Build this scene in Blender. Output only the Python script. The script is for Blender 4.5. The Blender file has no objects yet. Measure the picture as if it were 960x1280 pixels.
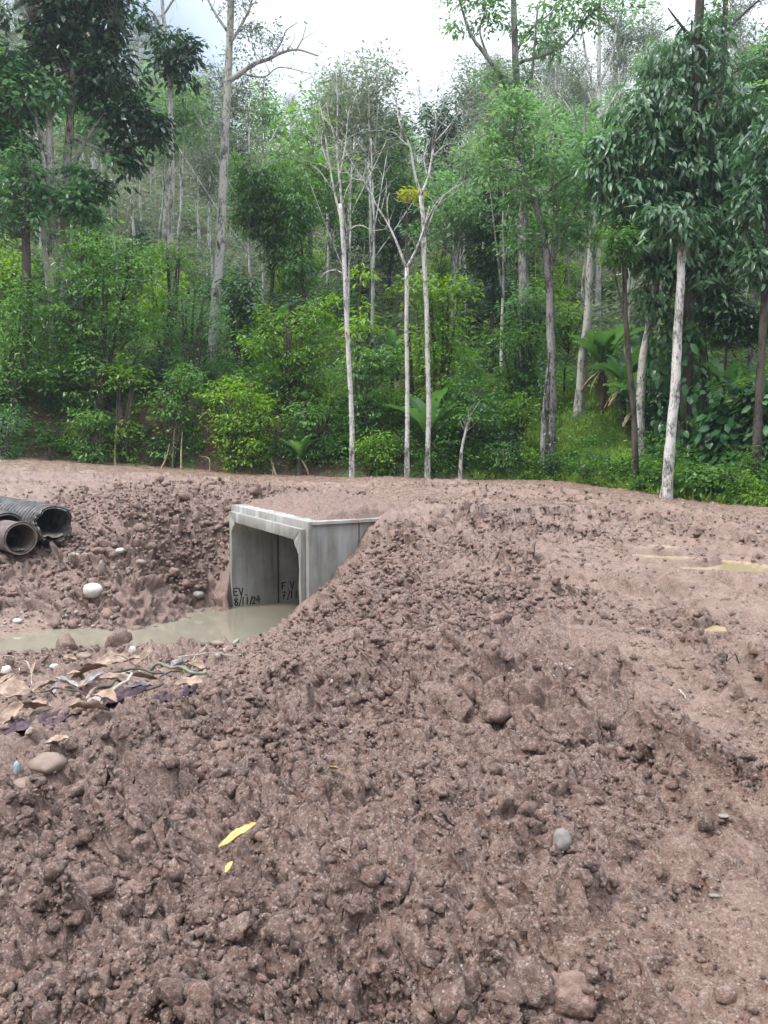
import bpy, math, random
import numpy as np

# ------------------------------------------------------------------ scene, camera
SC = bpy.context.scene
COL = SC.collection
PW, PH, F = 960.0, 1280.0, 924.0
PITCH = math.radians(5.2)
EYE = 1.6
FWD = np.array([0, math.cos(PITCH), -math.sin(PITCH)])
UPV = np.array([0, math.sin(PITCH), math.cos(PITCH)])
RGT = np.array([1.0, 0, 0])
RS = np.random.RandomState
WATER_Z = -2.19

def ray(px, py):
    return RGT * ((px - PW / 2) / F) + UPV * ((PH / 2 - py) / F) + FWD
def at(px, py, Y):
    d = ray(px, py)
    return np.array([0, 0, EYE]) + d * (Y / d[1])
def atz(px, py, z):
    d = ray(px, py)
    return np.array([0, 0, EYE]) + d * ((z - EYE) / d[2])

cam_d = bpy.data.cameras.new("camera")
cam = bpy.data.objects.new("camera", cam_d)
COL.objects.link(cam)
cam.location = (0, 0, EYE)
cam.rotation_euler = (math.pi / 2 - PITCH, 0, 0)
cam_d.sensor_width = 36
cam_d.lens = 36 * F / PH
cam_d.clip_start = 0.05
cam_d.clip_end = 3000
SC.camera = cam
SC.view_settings.view_transform = 'Standard'
SC.view_settings.look = 'None'
SC.view_settings.gamma = 1
SC.view_settings.use_curve_mapping = False
SC.view_settings.exposure = EXPOSURE = 1.25
SC.render.engine = 'CYCLES'
SC.cycles.use_denoising = True
SC.cycles.max_bounces = 6
SC.cycles.diffuse_bounces = 3
SC.cycles.glossy_bounces = 2
SC.cycles.transmission_bounces = 3
SC.cycles.volume_bounces = 0

# ------------------------------------------------------------------ tagging
def tag(o, label=None, cat=None, group=None, kind=None):
    if label: o['label'] = label
    if cat: o['category'] = cat
    if group: o['group'] = group
    if kind: o['kind'] = kind
    return o
def empty(name, loc, label=None, cat=None, group=None):
    o = bpy.data.objects.new(name, None)
    o.empty_display_size = 0.3
    COL.objects.link(o)
    o.location = tuple(float(c) for c in loc)
    return tag(o, label, cat, group)

# ------------------------------------------------------------------ mesh accumulator
class Acc:
    def __init__(s):
        s.v, s.f, s.t, s.n = [], [], [], 0
    def add(s, verts, faces, tint=0.5):
        verts = np.asarray(verts, float)
        s.v.append(verts)
        if np.isscalar(tint): tint = np.full(len(verts), tint)
        s.t.append(np.asarray(tint, float))
        if isinstance(faces, np.ndarray): faces = [faces]
        for fa in faces:
            if len(fa): s.f.append(np.asarray(fa, np.int64) + s.n)
        s.n += len(verts)
    def build(s, name, mat, parent=None, origin=(0, 0, 0), smooth=True, attrs=None):
        me = bpy.data.meshes.new(name)
        v = np.concatenate(s.v) - np.asarray(origin, float)
        me.vertices.add(len(v))
        me.vertices.foreach_set('co', v.astype(np.float32).ravel())
        idx = np.concatenate([f.ravel() for f in s.f]).astype(np.int32)
        tot = np.concatenate([np.full(len(f), f.shape[1]) for f in s.f]).astype(np.int32)
        st = np.concatenate([[0], np.cumsum(tot)[:-1]]).astype(np.int32)
        me.loops.add(len(idx)); me.polygons.add(len(tot))
        me.polygons.foreach_set('loop_start', st)
        me.loops.foreach_set('vertex_index', idx)
        me.update(calc_edges=True)
        a = me.attributes.new('tint', 'FLOAT', 'POINT')
        a.data.foreach_set('value', np.concatenate(s.t).astype(np.float32))
        for k, val in (attrs or {}).items():
            a = me.attributes.new(k, 'FLOAT', 'POINT')
            a.data.foreach_set('value', np.asarray(val, np.float32))
        if smooth:
            me.polygons.foreach_set('use_smooth', np.ones(len(tot), bool))
        me.materials.append(mat)
        o = bpy.data.objects.new(name, me)
        COL.objects.link(o)
        if parent is not None:
            o.parent = parent
        else:
            o.location = tuple(float(c) for c in origin)
        return o

def norm(a):
    return a / np.maximum(np.linalg.norm(a, axis=-1, keepdims=True), 1e-9)

def tube(acc, pts, rad, n=8, tint=0.5, caps=True, rng=None, knob=0.0):
    pts = np.asarray(pts, float); rad = np.asarray(rad, float)
    if rad.ndim == 0: rad = np.full(len(pts), float(rad))
    tan = norm(np.gradient(pts, axis=0))
    ref = np.array([0.31, 0.95, 0.05]) if abs(tan[0, 2]) > 0.6 else np.array([0, 0, 1.0])
    u = norm(np.cross(tan, ref)); w = np.cross(tan, u)
    a = np.linspace(0, 2 * math.pi, n, endpoint=False)
    rr = rad[:, None] * np.ones(n)
    if knob and rng is not None: rr = rr * (1 + knob * rng.randn(len(pts), n))
    ring = pts[:, None] + rr[..., None] * (np.cos(a)[None, :, None] * u[:, None] + np.sin(a)[None, :, None] * w[:, None])
    m = len(pts)
    i = np.arange(m - 1)[:, None] * n; j = np.arange(n)[None]
    q = np.stack([i + j, i + (j + 1) % n, i + n + (j + 1) % n, i + n + j], -1).reshape(-1, 4)
    fs = [q]
    if caps:
        fs.append(np.arange(n)[::-1][None]); fs.append((np.arange(n) + (m - 1) * n)[None])
    acc.add(ring.reshape(-1, 3), fs, tint)

def spline(pts, k=5):
    """smooth resample (Catmull-Rom) of control rows"""
    p = np.asarray(pts, float)
    if len(p) < 3: return np.array([p[0] + (p[-1] - p[0]) * t for t in np.linspace(0, 1, k + 1)])
    e = np.vstack([2 * p[0] - p[1], p, 2 * p[-1] - p[-2]])
    out = []
    for i in range(1, len(e) - 2):
        for t in np.linspace(0, 1, k, endpoint=False):
            a, b, c, d = e[i - 1], e[i], e[i + 1], e[i + 2]
            out.append(.5 * (2 * b + (c - a) * t + (2 * a - 5 * b + 4 * c - d) * t * t + (3 * b - a - 3 * c + d) * t ** 3))
    out.append(p[-1])
    return np.array(out)

# ------------------------------------------------------------------ numpy noise
def hsh(a, b, k):
    v = np.sin(a * 127.1 + b * 311.7 + k * 74.7) * 43758.5453
    return v - np.floor(v)
def vnoise(x, y, seed=0):
    ix, iy = np.floor(x), np.floor(y); fx, fy = x - ix, y - iy
    fx = fx * fx * (3 - 2 * fx); fy = fy * fy * (3 - 2 * fy)
    a = hsh(ix, iy, seed); b = hsh(ix + 1, iy, seed); c = hsh(ix, iy + 1, seed); d = hsh(ix + 1, iy + 1, seed)
    return (a + (b - a) * fx) * (1 - fy) + (c + (d - c) * fx) * fy - .5
def fbm(x, y, seed=0, oct=4):
    h = 0; a = 1.0
    for k in range(oct):
        h = h + a * vnoise(x, y, seed + k * 3.1); c, s = .8, .6
        x, y = (c * x - s * y) * 2.03, (s * x + c * y) * 2.03; a *= .5
    return h
def clods(x, y, s, seed):
    """lumps of dug soil: tilted flattened domes, one per jittered cell"""
    ix, iy = np.floor(x / s), np.floor(y / s)
    best = np.zeros_like(x)
    for dx in (-1, 0, 1):
        for dy in (-1, 0, 1):
            cx, cy = ix + dx, iy + dy
            jx = (cx + .1 + .8 * hsh(cx, cy, seed)) * s; jy = (cy + .1 + .8 * hsh(cx, cy, seed + 1)) * s
            r = s * (.35 + .55 * hsh(cx, cy, seed + 2) ** 1.5)
            hh = r * (.45 + .6 * hsh(cx, cy, seed + 3))
            an = hsh(cx, cy, seed + 4) * 6.283; el = 1 + .7 * hsh(cx, cy, seed + 5)
            ox, oy = x - jx, y - jy
            ca, sa = np.cos(an), np.sin(an)
            px, py = ox * ca + oy * sa, (-ox * sa + oy * ca) * el
            d2 = (px * px + py * py) / (r * r)
            h = hh * (1 - np.clip(d2, 0, 1) ** 1.7) + (d2 < 1) * px * (hsh(cx, cy, seed + 6) - .5) * .7
            best = np.maximum(best, h * (d2 < 1))
    return best
def chunks(x, y, s, seed, tilt=.5, crack=.10):
    """broken clay: one tilted plateau per cell with cracks between"""
    ix, iy = np.floor(x / s), np.floor(y / s)
    f1 = np.full_like(x, 9e9); f2 = np.full_like(x, 9e9); h1 = np.zeros_like(x)
    for dx in (-1, 0, 1):
        for dy in (-1, 0, 1):
            cx, cy = ix + dx, iy + dy
            ox = x / s - cx - .08 - .84 * hsh(cx, cy, seed); oy = y / s - cy - .08 - .84 * hsh(cx, cy, seed + 1)
            d = np.sqrt(ox * ox + oy * oy) * (.75 + .5 * hsh(cx, cy, seed + 2))
            h = hsh(cx, cy, seed + 3) + tilt * 2 * ((hsh(cx, cy, seed + 4) - .5) * ox + (hsh(cx, cy, seed + 5) - .5) * oy) * 1.6
            n = d < f1
            f2 = np.where(n, f1, np.minimum(f2, d)); h1 = np.where(n, h, h1); f1 = np.minimum(f1, d)
    e = sstep(f2 - f1, 0, crack * 4.6)
    return h1 * e - .35 * (1 - e)
def sstep(x, a, b):
    t = np.clip((x - a) / (b - a), 0, 1)
    return t * t * (3 - 2 * t)

# ------------------------------------------------------------------ materials
def new_mat(name):
    m = bpy.data.materials.new(name); m.use_nodes = True
    nt = m.node_tree; nt.nodes.clear()
    return m, nt, nt.nodes, nt.links
def N(nt, typ, **kw):
    n = nt.nodes.new(typ)
    for k, v in kw.items():
        if k in ('inp',):
            for kk, vv in v.items(): n.inputs[kk].default_value = vv
        else: setattr(n, k, v)
    return n
def ramp(nt, fac, stops):
    r = nt.nodes.new('ShaderNodeValToRGB')
    e = r.color_ramp.elements
    while len(e) < len(stops): e.new(.5)
    for el, (p, c) in zip(e, stops):
        el.position = p; el.color = (*c, 1) if len(c) == 3 else c
    nt.links.new(fac, r.inputs[0]); return r.outputs[0]
def mixc(nt, fac, a, b):
    m = nt.nodes.new('ShaderNodeMix'); m.data_type = 'RGBA'
    for s, i in ((fac, 0), (a, 6), (b, 7)):
        if hasattr(s, 'is_linked'): nt.links.new(s, m.inputs[i])
        else: m.inputs[i].default_value = s if not isinstance(s, tuple) else (*s, 1)
    return m.outputs[2]
def math_(nt, op, a, b=0.0, clamp=False):
    m = nt.nodes.new('ShaderNodeMath'); m.operation = op; m.use_clamp = clamp
    for s, i in ((a, 0), (b, 1)):
        if hasattr(s, 'is_linked'): nt.links.new(s, m.inputs[i])
        else: m.inputs[i].default_value = s
    return m.outputs[0]
def noise(nt, vec, scale, detail=4, rough=.55, dist=0):
    n = N(nt, 'ShaderNodeTexNoise', inp={'Scale': scale, 'Detail': detail, 'Roughness': rough, 'Distortion': dist})
    if vec is not None: nt.links.new(vec, n.inputs['Vector'])
    return n.outputs[0]
def attr(nt, name):
    n = nt.nodes.new('ShaderNodeAttribute'); n.attribute_name = name
    return n.outputs['Fac']
def coord(nt, which='Object', scale=None):
    tc = nt.nodes.new('ShaderNodeTexCoord')
    if scale is None: return tc.outputs[which]
    mp = N(nt, 'ShaderNodeMapping', inp={'Scale': scale}); nt.links.new(tc.outputs[which], mp.inputs[0])
    return mp.outputs[0]
def finish(nt, color, rough=.8, bump=None, bstr=.3, bdist=.01, spec=.4):
    p = N(nt, 'ShaderNodeBsdfPrincipled'); o = N(nt, 'ShaderNodeOutputMaterial')
    for s, i in ((color, 'Base Color'), (rough, 'Roughness')):
        if hasattr(s, 'is_linked'): nt.links.new(s, p.inputs[i])
        else: p.inputs[i].default_value = s if not isinstance(s, tuple) else (*s, 1)
    p.inputs['Specular IOR Level'].default_value = spec
    if bump is not None:
        b = N(nt, 'ShaderNodeBump', inp={'Strength': bstr, 'Distance': bdist})
        nt.links.new(bump, b.inputs['Height']); nt.links.new(b.outputs[0], p.inputs['Normal'])
    nt.links.new(p.outputs[0], o.inputs[0])
    return p

def mat_mud():
    m, nt, *_ = new_mat('mud')
    c = coord(nt)
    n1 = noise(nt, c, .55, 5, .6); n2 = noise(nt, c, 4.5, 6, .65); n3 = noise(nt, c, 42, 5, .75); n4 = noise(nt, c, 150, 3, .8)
    comp = attr(nt, 'compact'); red = attr(nt, 'red')
    base = ramp(nt, n2, [(.3, (.076, .038, .026)), (.52, (.170, .092, .064)), (.75, (.31, .19, .142))])
    tone = ramp(nt, n1, [(.35, (.126, .065, .046)), (.65, (.215, .124, .091))])
    col = mixc(nt, .5, base, tone)
    col = mixc(nt, math_(nt, 'MULTIPLY', red, .75), col, (.165, .09, .065))
    pale = ramp(nt, n2, [(.35, (.19, .108, .080)), (.7, (.43, .285, .222))])
    col = mixc(nt, math_(nt, 'MULTIPLY', comp, .62), col, pale)
    tv = math_(nt, 'ADD', .62, math_(nt, 'MULTIPLY', attr(nt, 'tint'), .76)); tm_ = N(nt, 'ShaderNodeMix', data_type='RGBA', blend_type='MULTIPLY', inp={0: 1.0}); nt.links.new(col, tm_.inputs[6]); nt.links.new(tv, tm_.inputs[7]); col = tm_.outputs[2]
    # pale grit and dark flecks in the soil
    vor = N(nt, 'ShaderNodeTexVoronoi', inp={'Scale': 85.0}); nt.links.new(c, vor.inputs['Vector'])
    sep = N(nt, 'ShaderNodeSeparateColor'); nt.links.new(vor.outputs['Color'], sep.inputs[0])
    grit = math_(nt, 'MULTIPLY', math_(nt, 'GREATER_THAN', sep.outputs[0], .88), math_(nt, 'LESS_THAN', vor.outputs['Distance'], .42))
    col = mixc(nt, math_(nt, 'MULTIPLY', grit, .8), col, (.46, .38, .33))
    col = mixc(nt, math_(nt, 'MULTIPLY', math_(nt, 'SUBTRACT', n3, .47, True), 5.5, True), col, (.37, .27, .225))
    col = mixc(nt, math_(nt, 'MULTIPLY', math_(nt, 'SUBTRACT', .48, n4, True), 5.5, True), col, (.06, .036, .028))  # dark grains, with the shade inside soil pores put into the colour
    h = math_(nt, 'ADD', math_(nt, 'MULTIPLY', n3, .8), math_(nt, 'MULTIPLY', n4, .35))
    wet = math_(nt, 'SUBTRACT', .58, math_(nt, 'MULTIPLY', comp, .30))
    rough = math_(nt, 'ADD', wet, math_(nt, 'MULTIPLY', math_(nt, 'SUBTRACT', n2, .5), .5), True)
    finish(nt, col, rough, h, 1.0, .03, .6)
    return m

def mat_simple(name, c1, c2, scale=8, rough=.8, bstr=.3, bdist=.01, stretch=None, spec=.4, lo=.35, hi=.65):
    m, nt, *_ = new_mat(name)
    c = coord(nt, 'Object', stretch)
    n = noise(nt, c, scale, 5, .6)
    finish(nt, ramp(nt, n, [(lo, c1), (hi, c2)]), rough, n, bstr, bdist, spec)
    return m

def mat_leaf(name, dark, light, trans=.28, rough=.42, var=.25, tcol=None, spec=.45):
    m, nt, *_ = new_mat(name)
    t = attr(nt, 'tint')
    oi = N(nt, 'ShaderNodeObjectInfo')
    f = math_(nt, 'ADD', t, math_(nt, 'MULTIPLY', math_(nt, 'SUBTRACT', oi.outputs['Random'], .5), var), True)
    col = ramp(nt, f, [(0.0, dark), (1.0, light)])
    p = N(nt, 'ShaderNodeBsdfPrincipled', inp={'Roughness': rough}); p.inputs['Specular IOR Level'].default_value = spec
    nt.links.new(col, p.inputs['Base Color'])
    tr = N(nt, 'ShaderNodeBsdfTranslucent')
    hs = N(nt, 'ShaderNodeHueSaturation', inp={'Saturation': 1.15, 'Value': 1.5, 'Hue': .485}); nt.links.new(col, hs.inputs['Color'])
    nt.links.new(hs.outputs[0], tr.inputs[0])
    mx = N(nt, 'ShaderNodeMixShader', inp={0: trans}); o = N(nt, 'ShaderNodeOutputMaterial')
    nt.links.new(p.outputs[0], mx.inputs[1]); nt.links.new(tr.outputs[0], mx.inputs[2]); nt.links.new(mx.outputs[0], o.inputs[0])
    return m

def mat_bark(name, pale, dark, amount=.5, scale=3.0, ring=0.0):
    """bark with lichen / moss blotches; pale = clean bark, dark = blotches"""
    m, nt, *_ = new_mat(name)
    c = coord(nt, 'Object', (1, 1, .42))
    n1 = noise(nt, c, scale, 5, .65, .4); n2 = noise(nt, c, scale * 7, 4, .6)
    f = math_(nt, 'ADD', n1, math_(nt, 'MULTIPLY', math_(nt, 'SUBTRACT', n2, .5), .55))
    a = 1 - amount
    col = ramp(nt, f, [(a * .45 + .16, dark), (a * .45 + .26, tuple(.5 * (p + d) for p, d in zip(pale, dark))), (a * .45 + .33, pale)])
    if ring:
        cr = coord(nt, 'Object', (1, 1, 9)); r = noise(nt, cr, 1.4, 3, .6)
        col = mixc(nt, math_(nt, 'MULTIPLY', math_(nt, 'GREATER_THAN', r, .6), ring), col, tuple(.35 * p for p in pale))
    finish(nt, col, .85, n2, .5, .02, .25)
    return m

M = {}
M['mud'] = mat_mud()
# ------------------------------------------------------------------ culvert frame (found from its vanishing points)
ROOF = 0.2
CN = atz(379, 653, ROOF)                                    # near top corner of the mouth
AX = np.array([math.sin(math.radians(60.7)), math.cos(math.radians(60.7))])   # along the barrel
BX = np.array([-math.sin(math.radians(29.3)), math.cos(math.radians(29.3))])  # across the mouth
_l = atz(284, 631, ROOF)
CW = float(np.dot(_l[:2] - CN[:2], BX))                      # width over the walls
def cul(s, t, z):                                            # s across, t along the barrel
    p = CN[:2] + BX * s + AX * t
    return np.array([p[0], p[1], z])
def cul_st(x, y):
    dx, dy = x - CN[0], y - CN[1]
    return dx * BX[0] + dy * BX[1], dx * AX[0] + dy * AX[1]

# ------------------------------------------------------------------ terrain control points
ctl = []
for px, py, z in [(0,1280,-.15),(480,1280,0),(960,1280,.02),(0,1100,-.28),(240,1100,-.1),(480,1100,-.02),(720,1100,0),(960,1100,0),
    (0,950,-.75),(130,950,-.55),(250,950,-.35),(480,950,-.1),(720,950,-.02),(960,950,0),
    (0,870,-1.3),(100,870,-1.1),(200,860,-.95),(330,860,-.55),(480,870,-.18),(700,850,-.05),(960,850,0),
    (0,815,-2.12),(100,812,-2.12),(200,806,-1.98),(290,793,-1.95),(335,781,-1.98),
    (365,792,-1.6),(420,790,-.9),(480,790,-.4),(600,780,-.1),(800,780,0),(960,780,0),
    (440,760,-.9),(480,740,-.35),(500,700,-.15),(540,660,.05),
    (0,797,-2.17),(60,790,-2.17),(120,785,-2.19),(180,782,-2.19),(245,777,-2.19),
    (0,784,-2.06),(70,778,-2.06),(0,762,-1.9),(100,760,-1.85),(160,758,-1.75),
    (0,720,-1.3),(100,720,-1.3),(180,715,-1.2),(0,694,-.95),(100,690,-.92),(160,690,-.85),
    (180,640,.0),(150,605,.45),(0,605,.5),(300,605,.45),(400,612,.3),(330,627,.3),(420,630,.3),
    (480,640,.2),(480,610,.35),(600,640,.18),(600,690,.05),(700,650,.1),(700,720,.02),(830,660,.05),(830,700,0),(960,660,0),(960,720,0)]:
    ctl.append(atz(px, py, z))
for px, py, Y in [(150,580,27),(0,572,26),(300,592,26),(480,598,25),(600,600,25),(700,602,24.5),(830,622,21),(960,636,18.5),(30,648,19.4),(268,640,18.2),(268,680,17.7),(262,715,17.35),(266,742,17.15),(225,680,17.6),(215,725,16.9),(225,760,16.3),(272,757,16.95),(100,646,18.8)]:
    ctl.append(at(px, py, Y))
for px, py in [(50,806),(180,797),(270,786)]:                 # bed of the creek
    p = atz(px, py, WATER_Z); ctl.append(np.array([p[0], p[1], -2.65]))
for s in (1.0, 2.3, 3.6): ctl.append(cul(s, -.5, -2.6))
for px, py in [(384.6,749.8),(398.3,740.6),(425.8,720),(449.9,682),(468.9,647.8)]:   # soil line on the near wall
    d = ray(px, py); o = np.array([0, 0, EYE])
    k = float(np.dot(CN - o, [BX[0], BX[1], 0]) / np.dot(d, [BX[0], BX[1], 0])); ctl.append(o + d * k + np.array([0, 0, .09]))
ctl += [cul(-.3, 1.7, .24), cul(-.3, 2.3, .3), cul(-.5, 3.2, .32), cul(CW + .25, .3, -.9), cul(CW + .25, 1.2, .1), cul(CW + .3, 2.2, .3)]
for s, t in [(1, 2.5), (2.5, 2.2), (4, 2.2), (1, 4.5), (3, 4.5)]: ctl.append(cul(s, t, .32))
for p in [(-6,3,-1.3),(-4,.5,-.6),(-9,0,-1.1),(-13,8,-1.7),(-14,13,-2.6),(-22,13,-2.6),(-14,15.8,-1.8),(-22,16,-1.8),(-15,18,-.6),(-24,18,-.6),(-15,21,.5),(-25,22,.6),
          (-16,25,1.3),(-27,25,1.4),(4,-3,0),(10,3,0),(14,9,0),(18,14,-.1),(26,10,0),(0,-6,0),(-4,-6,-.3),(-10,-8,-.6),(-12,31,1.4),(0,32,.5),(10,30,.3),(20,24,-.1),(12,-10,0)]:
    ctl.append(np.array(p, float))
ctl = np.array(ctl)

def tps_fit(p, lam=.004):
    n = len(p); xy = p[:, :2] / 10
    d2 = ((xy[:, None] - xy[None]) ** 2).sum(-1)
    K = .5 * d2 * np.log(d2 + 1e-12) + lam * np.eye(n)
    P = np.c_[np.ones(n), xy]
    A = np.block([[K, P], [P.T, np.zeros((3, 3))]])
    return xy, np.linalg.solve(A, np.r_[p[:, 2], 0, 0, 0])
_txy, _tw = tps_fit(ctl)
def base_z(x, y):
    x = np.asarray(x, float); y = np.asarray(y, float); sh = x.shape
    x, y = x.ravel() / 10, y.ravel() / 10
    out = np.empty(len(x)); n = len(_txy)
    for i in range(0, len(x), 60000):
        d2 = (x[i:i+60000, None] - _txy[None, :, 0]) ** 2 + (y[i:i+60000, None] - _txy[None, :, 1]) ** 2
        out[i:i+60000] = (.5 * d2 * np.log(d2 + 1e-12)) @ _tw[:n] + _tw[n] + _tw[n+1] * x[i:i+60000] + _tw[n+2] * y[i:i+60000]
    out = np.clip(out, -2.75, 1.8)
    r = np.hypot(x, y) * 10
    w = sstep(r, 30, 42)
    return (out * (1 - w) + 0.0 * w).reshape(sh)

def trace(px, py, f=None):
    """where the view ray first meets the smooth ground"""
    f = f or base_z
    d = ray(px, py); o = np.array([0, 0, EYE])
    k = np.linspace(1.0, 45, 4000)
    P = o + d * k[:, None]
    hit = np.nonzero(P[:, 2] <= f(P[:, 0], P[:, 1]))[0]
    return P[hit[0]] if len(hit) else P[-1]

# how coarse (1) or driven flat (0) the soil is, by inverse distance from sample spots
_rough = [(960,1150,.10),(900,1060,.45),(960,1000,.2),(900,900,.25),(960,850,.12),(830,780,.18),(740,760,.5),(700,700,.4),(960,720,.15),(830,650,.15),(700,620,.15),(560,615,.2),
    (480,602,.2),(300,598,.16),(150,594,.14),(20,588,.14),(60,603,.2),(850,1180,.4),(960,1250,.25),(800,1060,.62),(0,1280,.9),(480,1260,1),(250,1100,.9),(480,1000,1),(680,1100,.85),
    (480,850,1.05),(600,760,1.0),(330,850,1.1),(200,930,1),(520,680,1.0),(150,640,1.05),(200,700,1.15),(100,760,.95),(60,740,.95),(250,690,1.1),(230,650,1.05),(170,670,1.1),(230,745,1.1),(180,745,1.05),(200,765,.9),(110,620,1.0),(300,615,.8),(250,625,1.1),(740,900,.75),(800,1000,.6),(640,850,.85),
    (400,620,.45),(60,822,1.0),(40,890,.4),(120,870,.4),(200,860,.5),(100,848,.5),(10,870,.5),(30,785,.05),(460,740,1.1),(700,1240,1.0),(600,650,.6),(560,640,.9),(30,900,.7),(880,700,.2)]
_rp = np.array([np.r_[trace(a, b)[:2], v] for a, b, v in _rough])
def rough_at(x, y):
    num = np.zeros_like(x); den = np.zeros_like(x)
    ca = 2.2
    r0 = np.hypot(x, y)
    for a, b, v in _rp:
        rr = np.hypot(a, b)
        # distance measured in view-independent log-polar terms, so that near spots have a small reach
        d2 = ((x - a) ** 2 + (y - b) ** 2) / (.1 + .02 * rr * rr + .02 * r0 * r0)
        w = 1 / (d2 + .02) ** 2
        num += w * v; den += w
    return num / den

# wheel tracks along the road
_tracks = []
for line, wid, dep in [([(470,600),(620,616),(760,642),(980,692)],.22,.10),([(540,600),(740,622),(980,656)],.2,.07),([(560,612),(700,640),(830,668),(980,700)],.25,.05),
                       ([(600,650),(720,668),(850,697),(980,712)],.25,.06),([(640,700),(760,735),(880,770),(980,800)],.22,.085),([(700,760),(830,775),(900,800),(980,880)],.2,.08),
                       ([(0,588),(150,594),(300,600),(470,606)],.25,.06),([(0,596),(150,600),(300,606),(450,615)],.25,.05),([(560,860),(720,880),(860,935),(960,1000)],.14,.07),
                       ([(620,606),(760,630),(980,672)],.2,.06),([(820,720),(880,760),(940,840)],.12,.07),([(500,601),(680,611),(820,635),(980,666)],.15,.07),([(580,606),(720,626),(850,652),(980,684)],.15,.07),([(620,690),(720,715),(850,745),(980,770)],.18,.075),([(560,640),(680,665),(800,690),(980,745)],.18,.07)]:
    pts = spline([trace(a, b)[:2] for a, b in line], 8); _tracks.append((pts, wid, dep))
def track_z(x, y):
    out = np.zeros_like(x); cov = np.zeros_like(x); brm = np.zeros_like(x)
    for pts, wid, dep in _tracks:
        lo, hi = pts.min(0) - 1.2, pts.max(0) + 1.2
        k = np.nonzero((x > lo[0]) & (x < hi[0]) & (y > lo[1]) & (y < hi[1]))[0]
        if not len(k): continue
        X, Y = x[k], y[k]; best = np.full(len(k), 9.0)
        for a, b in zip(pts[:-1], pts[1:]):
            ab = b - a; t = np.clip(((X - a[0]) * ab[0] + (Y - a[1]) * ab[1]) / (ab @ ab), 0, 1)
            best = np.minimum(best, np.hypot(X - a[0] - t * ab[0], Y - a[1] - t * ab[1]))
        q = best / wid * (1 + .35 * vnoise(X * 2.2, Y * 2.2, 5))
        out[k] += 2.5 * dep * (-np.exp(-(q * 1.1) ** 2) + .75 * np.exp(-((q - 1.45) * 2.2) ** 2) * (.6 + 1.3 * np.abs(vnoise(X * 5, Y * 5, 9))))
        brm[k] = np.maximum(brm[k], np.exp(-((q - 1.45) * 2.0) ** 2) * sstep(vnoise(X * 1.3, Y * 1.3, 13), -.3, .2))
        cov[k] = np.maximum(cov[k], np.exp(-(q * 1.05) ** 4))
    return np.clip(out, -.15, .085), cov, brm

PUDDLES = []   # (centre, half length, half width, angle, level)
def _pud(px0, py0, px1, py1, hw, dz):
    a, b = trace(px0, py0), trace(px1, py1)
    PUDDLES.append(((a + b) / 2 + np.array([0, 0, dz]), float(np.linalg.norm((b - a)[:2])) / 2, hw, math.atan2(b[1] - a[1], b[0] - a[0]), dz))
_pud(838, 698, 965, 713, .55, -.01)
_pud(795, 694, 872, 699, .34, .0)
_pud(790, 681, 856, 687, .36, .0)
_pud(878, 763, 908, 771, .15, -.13)
_pud(838, 756, 864, 764, .16, -.12)
_pud(86, 690, 114, 692, .14, .0)

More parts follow.
